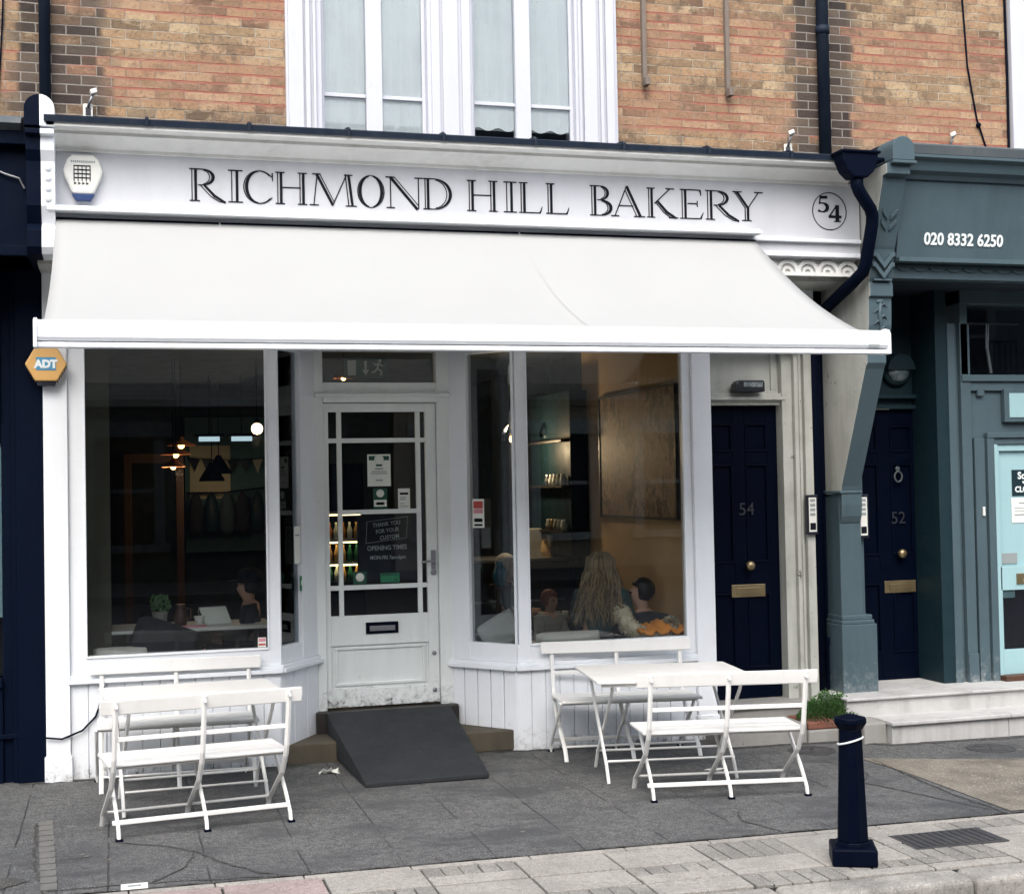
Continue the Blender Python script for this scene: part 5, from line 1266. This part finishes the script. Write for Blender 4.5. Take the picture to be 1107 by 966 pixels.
for i in range(7):
    p, q = pts[i], pts[i + 1]; B().prism([(p[0] + .01, 0, p[2]), (q[0] - .01, 0, q[2]), ((p[0] + q[0]) / 2, 0, p[2] - .16)], (0, .004, 0)).build('flag', ['cloth_black', 'teal_dark', 'cloth_grey'][i % 3], t)
t = thing('coat_rail', 'dark coat rail with hanging coats on the back wall', 'coat rail', (1.15, 6.72, 1.80)); B().tube([(-.4, 0, -.03), (.0, 0, -.035), (.6, 0, .03)], .012, 6).build('rail', 'blackmatt', t)
for i in range(5):
    x = -.3 + .17 * i
    tag(B().lathe([(.05, -.5), (.09, -.45), (.08, -.2), (.05, -.08), (.012, -.02)], n=10).build('coat', ['cloth_black', 'teal_dark', 'cloth_blue'][i % 3], loc=(1.15 + x, 6.66, 1.80)), 'dark coat hanging from the back wall rail', 'coat', 'coats on the rail')

def lamp_glow(x, y, z, e, r=.05):
    l = bpy.data.lights.new('pendant_glow', 'POINT'); l.energy = e; l.shadow_soft_size = r; l.color = (1, .72, .42)
    o = bpy.data.objects.new('pendant_glow', l); col.objects.link(o); o.location = (x, y, z)
lamp_glow(3.47, 2.9, 2.10, 10); lamp_glow(3.0, 1.3, 2.5, 0.001) if False else None
lamp_glow(1.20, 3.2, 2.22, 1.5); lamp_glow(1.0, 5.9, 1.9, 1.6); lamp_glow(.50, 3.1, 1.93, 2)
# ------------------------------------------------------------------ people
def skin_body(name, V, E, R, mat, parent, loc=None, levels=2):
    me = bpy.data.meshes.new(name); me.from_pydata(V, E, []); me.materials.append(M[mat])
    o = bpy.data.objects.new(name, me); col.objects.link(o); o.parent = parent
    s = o.modifiers.new('skin', 'SKIN'); s.use_smooth_shade = True
    lay = me.skin_vertices[0].data
    for i, r in enumerate(R): lay[i].radius = (r, r) if not isinstance(r, tuple) else r
    lay[0].use_root = True
    u = o.modifiers.new('sub', 'SUBSURF'); u.levels = levels; u.render_levels = levels
    return o
def seated(label, x, y, z, rz, hair, top, s=1., cap=False, longhair=False, reach=(.28, -.02)):
    """seated figure facing local -y ; z = seat height"""
    t = thing('person', label, 'person', (x, y, z), (0, 0, rz)); t.scale = (s, s, s)
    V = [(0, 0, .08), (0, -.01, .25), (0, 0, .42), (0, -.01, .48), (0, -.022, .53), (0, -.03, .615), (0, -.035, .69),
         (.17, 0, .41), (.21, -.06, .20), (.15, -reach[0], reach[1] + .16), (.12, -reach[0] - .08, reach[1] + .17), (-.17, 0, .41), (-.21, -.06, .20), (-.15, -reach[0], reach[1] + .16), (-.12, -reach[0] - .08, reach[1] + .17),
         (.09, -.05, .05), (.11, -.40, .06), (.11, -.42, -.34), (.11, -.50, -.37), (-.09, -.05, .05), (-.11, -.40, .06), (-.11, -.42, -.34), (-.11, -.50, -.37), (0, -.122, .60)]
    E = [(0, 1), (1, 2), (2, 3), (3, 4), (4, 5), (5, 6), (2, 7), (7, 8), (8, 9), (9, 10), (2, 11), (11, 12), (12, 13), (13, 14), (0, 15), (15, 16), (16, 17), (17, 18), (0, 19), (19, 20), (20, 21), (21, 22), (5, 23)]
    R = [(.13, .10), (.12, .09), (.13, .085), .055, .062, .094, .066, .055, .045, .035, .03, .055, .045, .035, .03, .09, .07, .05, .04, .09, .07, .05, .04, .022]
    skin_body('body', V, E, R, 'skin', t)
    keep = list(range(0, 4)) + [7, 8, 9, 11, 12, 13]
    idx = {k: i for i, k in enumerate(keep)}
    V2 = [V[k] for k in keep]; E2 = [(idx[a], idx[b]) for a, b in E if a in idx and b in idx]
    V2[3] = (0, -.01, .46)
    R2 = [(r[0] + .02, r[1] + .02) if isinstance(r, tuple) else r + .02 for r in (R[k] for k in keep)]
    skin_body('top', V2, E2, R2, top, t)
    keep = [0, 15, 16, 17, 19, 20, 21]; idx = {k: i for i, k in enumerate(keep)}
    skin_body('trousers', [V[k] for k in keep], [(idx[a], idx[b]) for a, b in E if a in idx and b in idx], [(r[0] + .015, r[1] + .015) if isinstance(r, tuple) else r + .012 for r in (R[k] for k in keep)], 'cloth_black', t)
    b = B()
    b.ball((0, -.004, .648), .108, (.92, 1.0, .98), 14)
    for v in list(b.bm.verts):
        if v.co.y < -.05 and v.co.z < .68: v.co.y = -.05
    if longhair:
        random.seed(9)
        b2 = B()
        for i in range(330):
            a = random.uniform(-.3, PI + .3); r = random.uniform(.085, .108)
            p = [(r * .55 * math.cos(a), r * .55 * math.sin(a) - .01, .745 + random.uniform(-.01, .012)), (r * math.cos(a) * 1.0, r * math.sin(a) * 1.0, .70), (r * math.cos(a) * 1.15, r * math.sin(a) * 1.15, .62)]
            L = random.uniform(.26, .46); w = random.uniform(-.05, .05); ph = random.uniform(0, 6)
            for k in range(1, 8): q = k / 7; p.append((r * math.cos(a) * (1.12 + .75 * q) + w * q + .016 * math.sin(8 * q + ph), r * math.sin(a) * (1.08 + .3 * q) + .02 + .01 * math.cos(7 * q + ph), .62 - L * q))
            (b2 if random.random() < .45 else b).tube(p, [.005, .006, .0065, .0065, .006, .006, .005, .004, .003, .001], 4)
        b2.build('hair_streaks', 'hair_brown', t)
    b.build('hair', hair, t)
    if cap: b = B(); b.lathe([(.118, .655), (.118, .70), (.095, .76), (.04, .78), (.001, .785)], n=18); b.prism([(.07, -.09, .665), (-.07, -.09, .665), (-.05, -.19, .655), (.05, -.19, .655)], (0, 0, .012)); b.build('cap', 'cloth_black', t)
    b = B()
    for sx in (-1, 1): b.ball((sx * .034, -.112, .628), .009, n=8)
    b.build('eyes', 'ink', t)
    return t
seated('person in dark cap and jacket reading at the cafe table', .93, 1.08, IF + .33, -PI / 2 - .1, 'hair_dark', 'cloth_black', .82, cap=True, reach=(.26, .0))
seated('person with long wavy blonde hair in grey green top, back to the window', 3.50, .72, .56, PI - .5, 'hair_blonde', 'cloth_teal', .95, longhair=True)
seated('child with short dark hair in pale blue top facing left', 3.80, .62, .42, -PI / 2 - .25, 'hair_dark', 'cloth_blue', .88)
seated('person with white hair sitting before the counter', 3.26, 2.55, .56, 1.2, 'hair_white', 'cloth_black', .85)
seated('person with auburn hair beside the low display stand', 3.36, 1.60, .42, .5, 'hair_red', 'cloth_grey', .70)
t = thing('coat', 'black coat with thick fur trim slung along the right window seat', 'coat', (3.66, .30, .66))
b = B(); b.ball((.05, .02, .06), .18, (1.5, .6, .75), 16); b.build('body', 'cloth_black', t)
random.seed(4)
def furry(bb, pts, r):
    bb.tube(pts, r, 12)
    for i in range(1100):
        k = random.uniform(0, len(pts) - 1.001); a = Vector(pts[int(k)]).lerp(Vector(pts[int(k) + 1]), k % 1)
        d = Vector((random.uniform(-1, 1), random.uniform(-1, 1), random.uniform(-1, 1))).normalized(); n = d.cross(Vector((random.uniform(-1, 1), 1, .3))).normalized() * .006
        p = a + d * r * .9; bb.poly([p - n, p + n, p + d * .028 + Vector((0, 0, -.008))])
b = B(); furry(b, [(-.18, -.06, .22), (-.15, -.10, .12), (-.07, -.13, .06), (.04, -.14, .04), (.13, -.14, .05)], .055); b.build('fur_trim', 'fur', t, recalc=False)
b = B(); furry(b, [(.15, -.14, .08), (.17, -.14, .11)], .06); b.build('fur_bobble', 'fur', t, recalc=False)

# ------------------------------------------------------------------ houses across the street (mirrored in the glass)
for i, (x0, x1, h_, mt, lab) in enumerate(((-22, -9, 8.5, 'stucco', 'tan stucco house across the street, furthest left'), (-8.9, 5.6, 9., 'dark_brick', 'sooty dark brick house across the street opposite the left bakery window'), (5.7, 15, 9., 'stucco', 'tan stucco house across the street opposite the black side doors'), (15.1, 26, 8.5, 'dark_brick', 'sooty dark brick house across the street, furthest right'))):
    t = thing('terraced_house', lab, 'house', ((x0 + x1) / 2, -19, -.15), group='houses across the street')
    w = (x1 - x0) / 2
    B().box(-w, w, -6, 0, 0, h_).build('wall', mt, t)
    B().box(-w, w, -6.2, .4, h_, h_ + .4).build('unseen_roof', 'slatelead', t, bevel=.03)
    b = B(); b.box(-w, w, 0, .22, h_ - .5, h_ - .1); b.box(-w, w, 0, .15, 3.6, 3.9);  b.build('string_course', 'cream' if mt == 'dark_brick' else 'stucco', t, bevel=.02)
    n = 4
    for fl, (z0, z1) in enumerate(((.9, 3.0), (4.2, 6.2))):
        for k in range(n):
            cx = -w + (k + .5) * 2 * w / n
            f = B(); f.box(cx - .75, cx - .55, 0, .12, z0, z1); f.box(cx + .55, cx + .75, 0, .12, z0, z1); f.box(cx - .9, cx + .9, 0, .25, z1, z1 + .3); f.box(cx - .85, cx + .85, 0, .22, z0 - .15, z0); f.box(cx - .55, cx + .55, .0, .06, (z0 + z1) / 2 - .04, (z0 + z1) / 2 + .04)
            fo = f.build('window', 'slatelead' if mt == 'dark_brick' else 'cream', t); B().box(cx - .55, cx + .55, 0, .02, z0, z1).build('pane', 'blackmatt', fo)
        if fl == 1:
            b = B()
            for k in range(n):
                cx = -w + (k + .5) * 2 * w / n
                b.box(cx - 1.0, cx + 1.0, .5, .54, z0 + .8, z0 + .86); b.box(cx - 1.0, cx + 1.0, 0, .56, z0 - .35, z0 - .2)
                for q in range(15): b.box(cx - 1. + q * .143 - .012, cx - 1. + q * .143 + .012, .5, .53, z0 - .2, z0 + .8)
            b.build('balcony', 'blackmatt', t)
b = B(); b.box(-40, 60, -19, -15.5, -.3, 0.0); struct(b.build('far_pavement', 'flag'))

# ------------------------------------------------------------------ light, sky, camera
w = bpy.data.worlds.new('World'); sc.world = w; w.use_nodes = True; nt = w.node_tree
sky = nd(nt, 'ShaderNodeTexSky', sky_type='NISHITA'); sky.sun_disc = False
EL, AZ = math.radians(50), math.radians(200)
sky.sun_elevation = EL; sky.sun_rotation = AZ; sky.air_density = 1.3; sky.dust_density = 4.0; sky.ozone_density = 1.0
bg = nt.nodes['Background']; bg.inputs[1].default_value = .15; hs = nd(nt, 'ShaderNodeHueSaturation'); hs.inputs['Saturation'].default_value = .62; lk(nt, sky.outputs[0], hs.inputs['Color']); lk(nt, hs.outputs[0], bg.inputs[0])
sl = bpy.data.lights.new('Sun', 'SUN'); sl.energy = 1.0; sl.angle = math.radians(60); sl.color = (1, .99, .985)
so = bpy.data.objects.new('Sun', sl); col.objects.link(so)
d = Vector((math.sin(AZ) * math.cos(EL), math.cos(AZ) * math.cos(EL), math.sin(EL)))   # towards the sun
so.rotation_euler = d.to_track_quat('Z', 'Y').to_euler()
cam = bpy.data.cameras.new('Camera'); co = bpy.data.objects.new('Camera', cam); col.objects.link(co)
cam.sensor_width = 36; cam.sensor_fit = 'HORIZONTAL'; cam.lens = 36 * 1505.618 / 1107; cam.clip_end = 1500; cam.clip_start = .05
R = Vector((.96174056, -.2732849, -.0192471)); U = Vector((.01123576, -.03085, .99946087)); F = Vector((.27373134, .96143832, .02659914))
co.matrix_world = Matrix(((R.x, U.x, -F.x, 0), (R.y, U.y, -F.y, -9.2), (R.z, U.z, -F.z, 1.8), (0, 0, 0, 1)))
sc.camera = co
sc.view_settings.view_transform = 'Standard'; sc.view_settings.look = 'None'; sc.view_settings.exposure = 1.14; sc.view_settings.gamma = 1
sc.cycles.max_bounces = 8; sc.cycles.transparent_max_bounces = 16; sc.cycles.sample_clamp_indirect = 6
sc.cycles.use_denoising = True
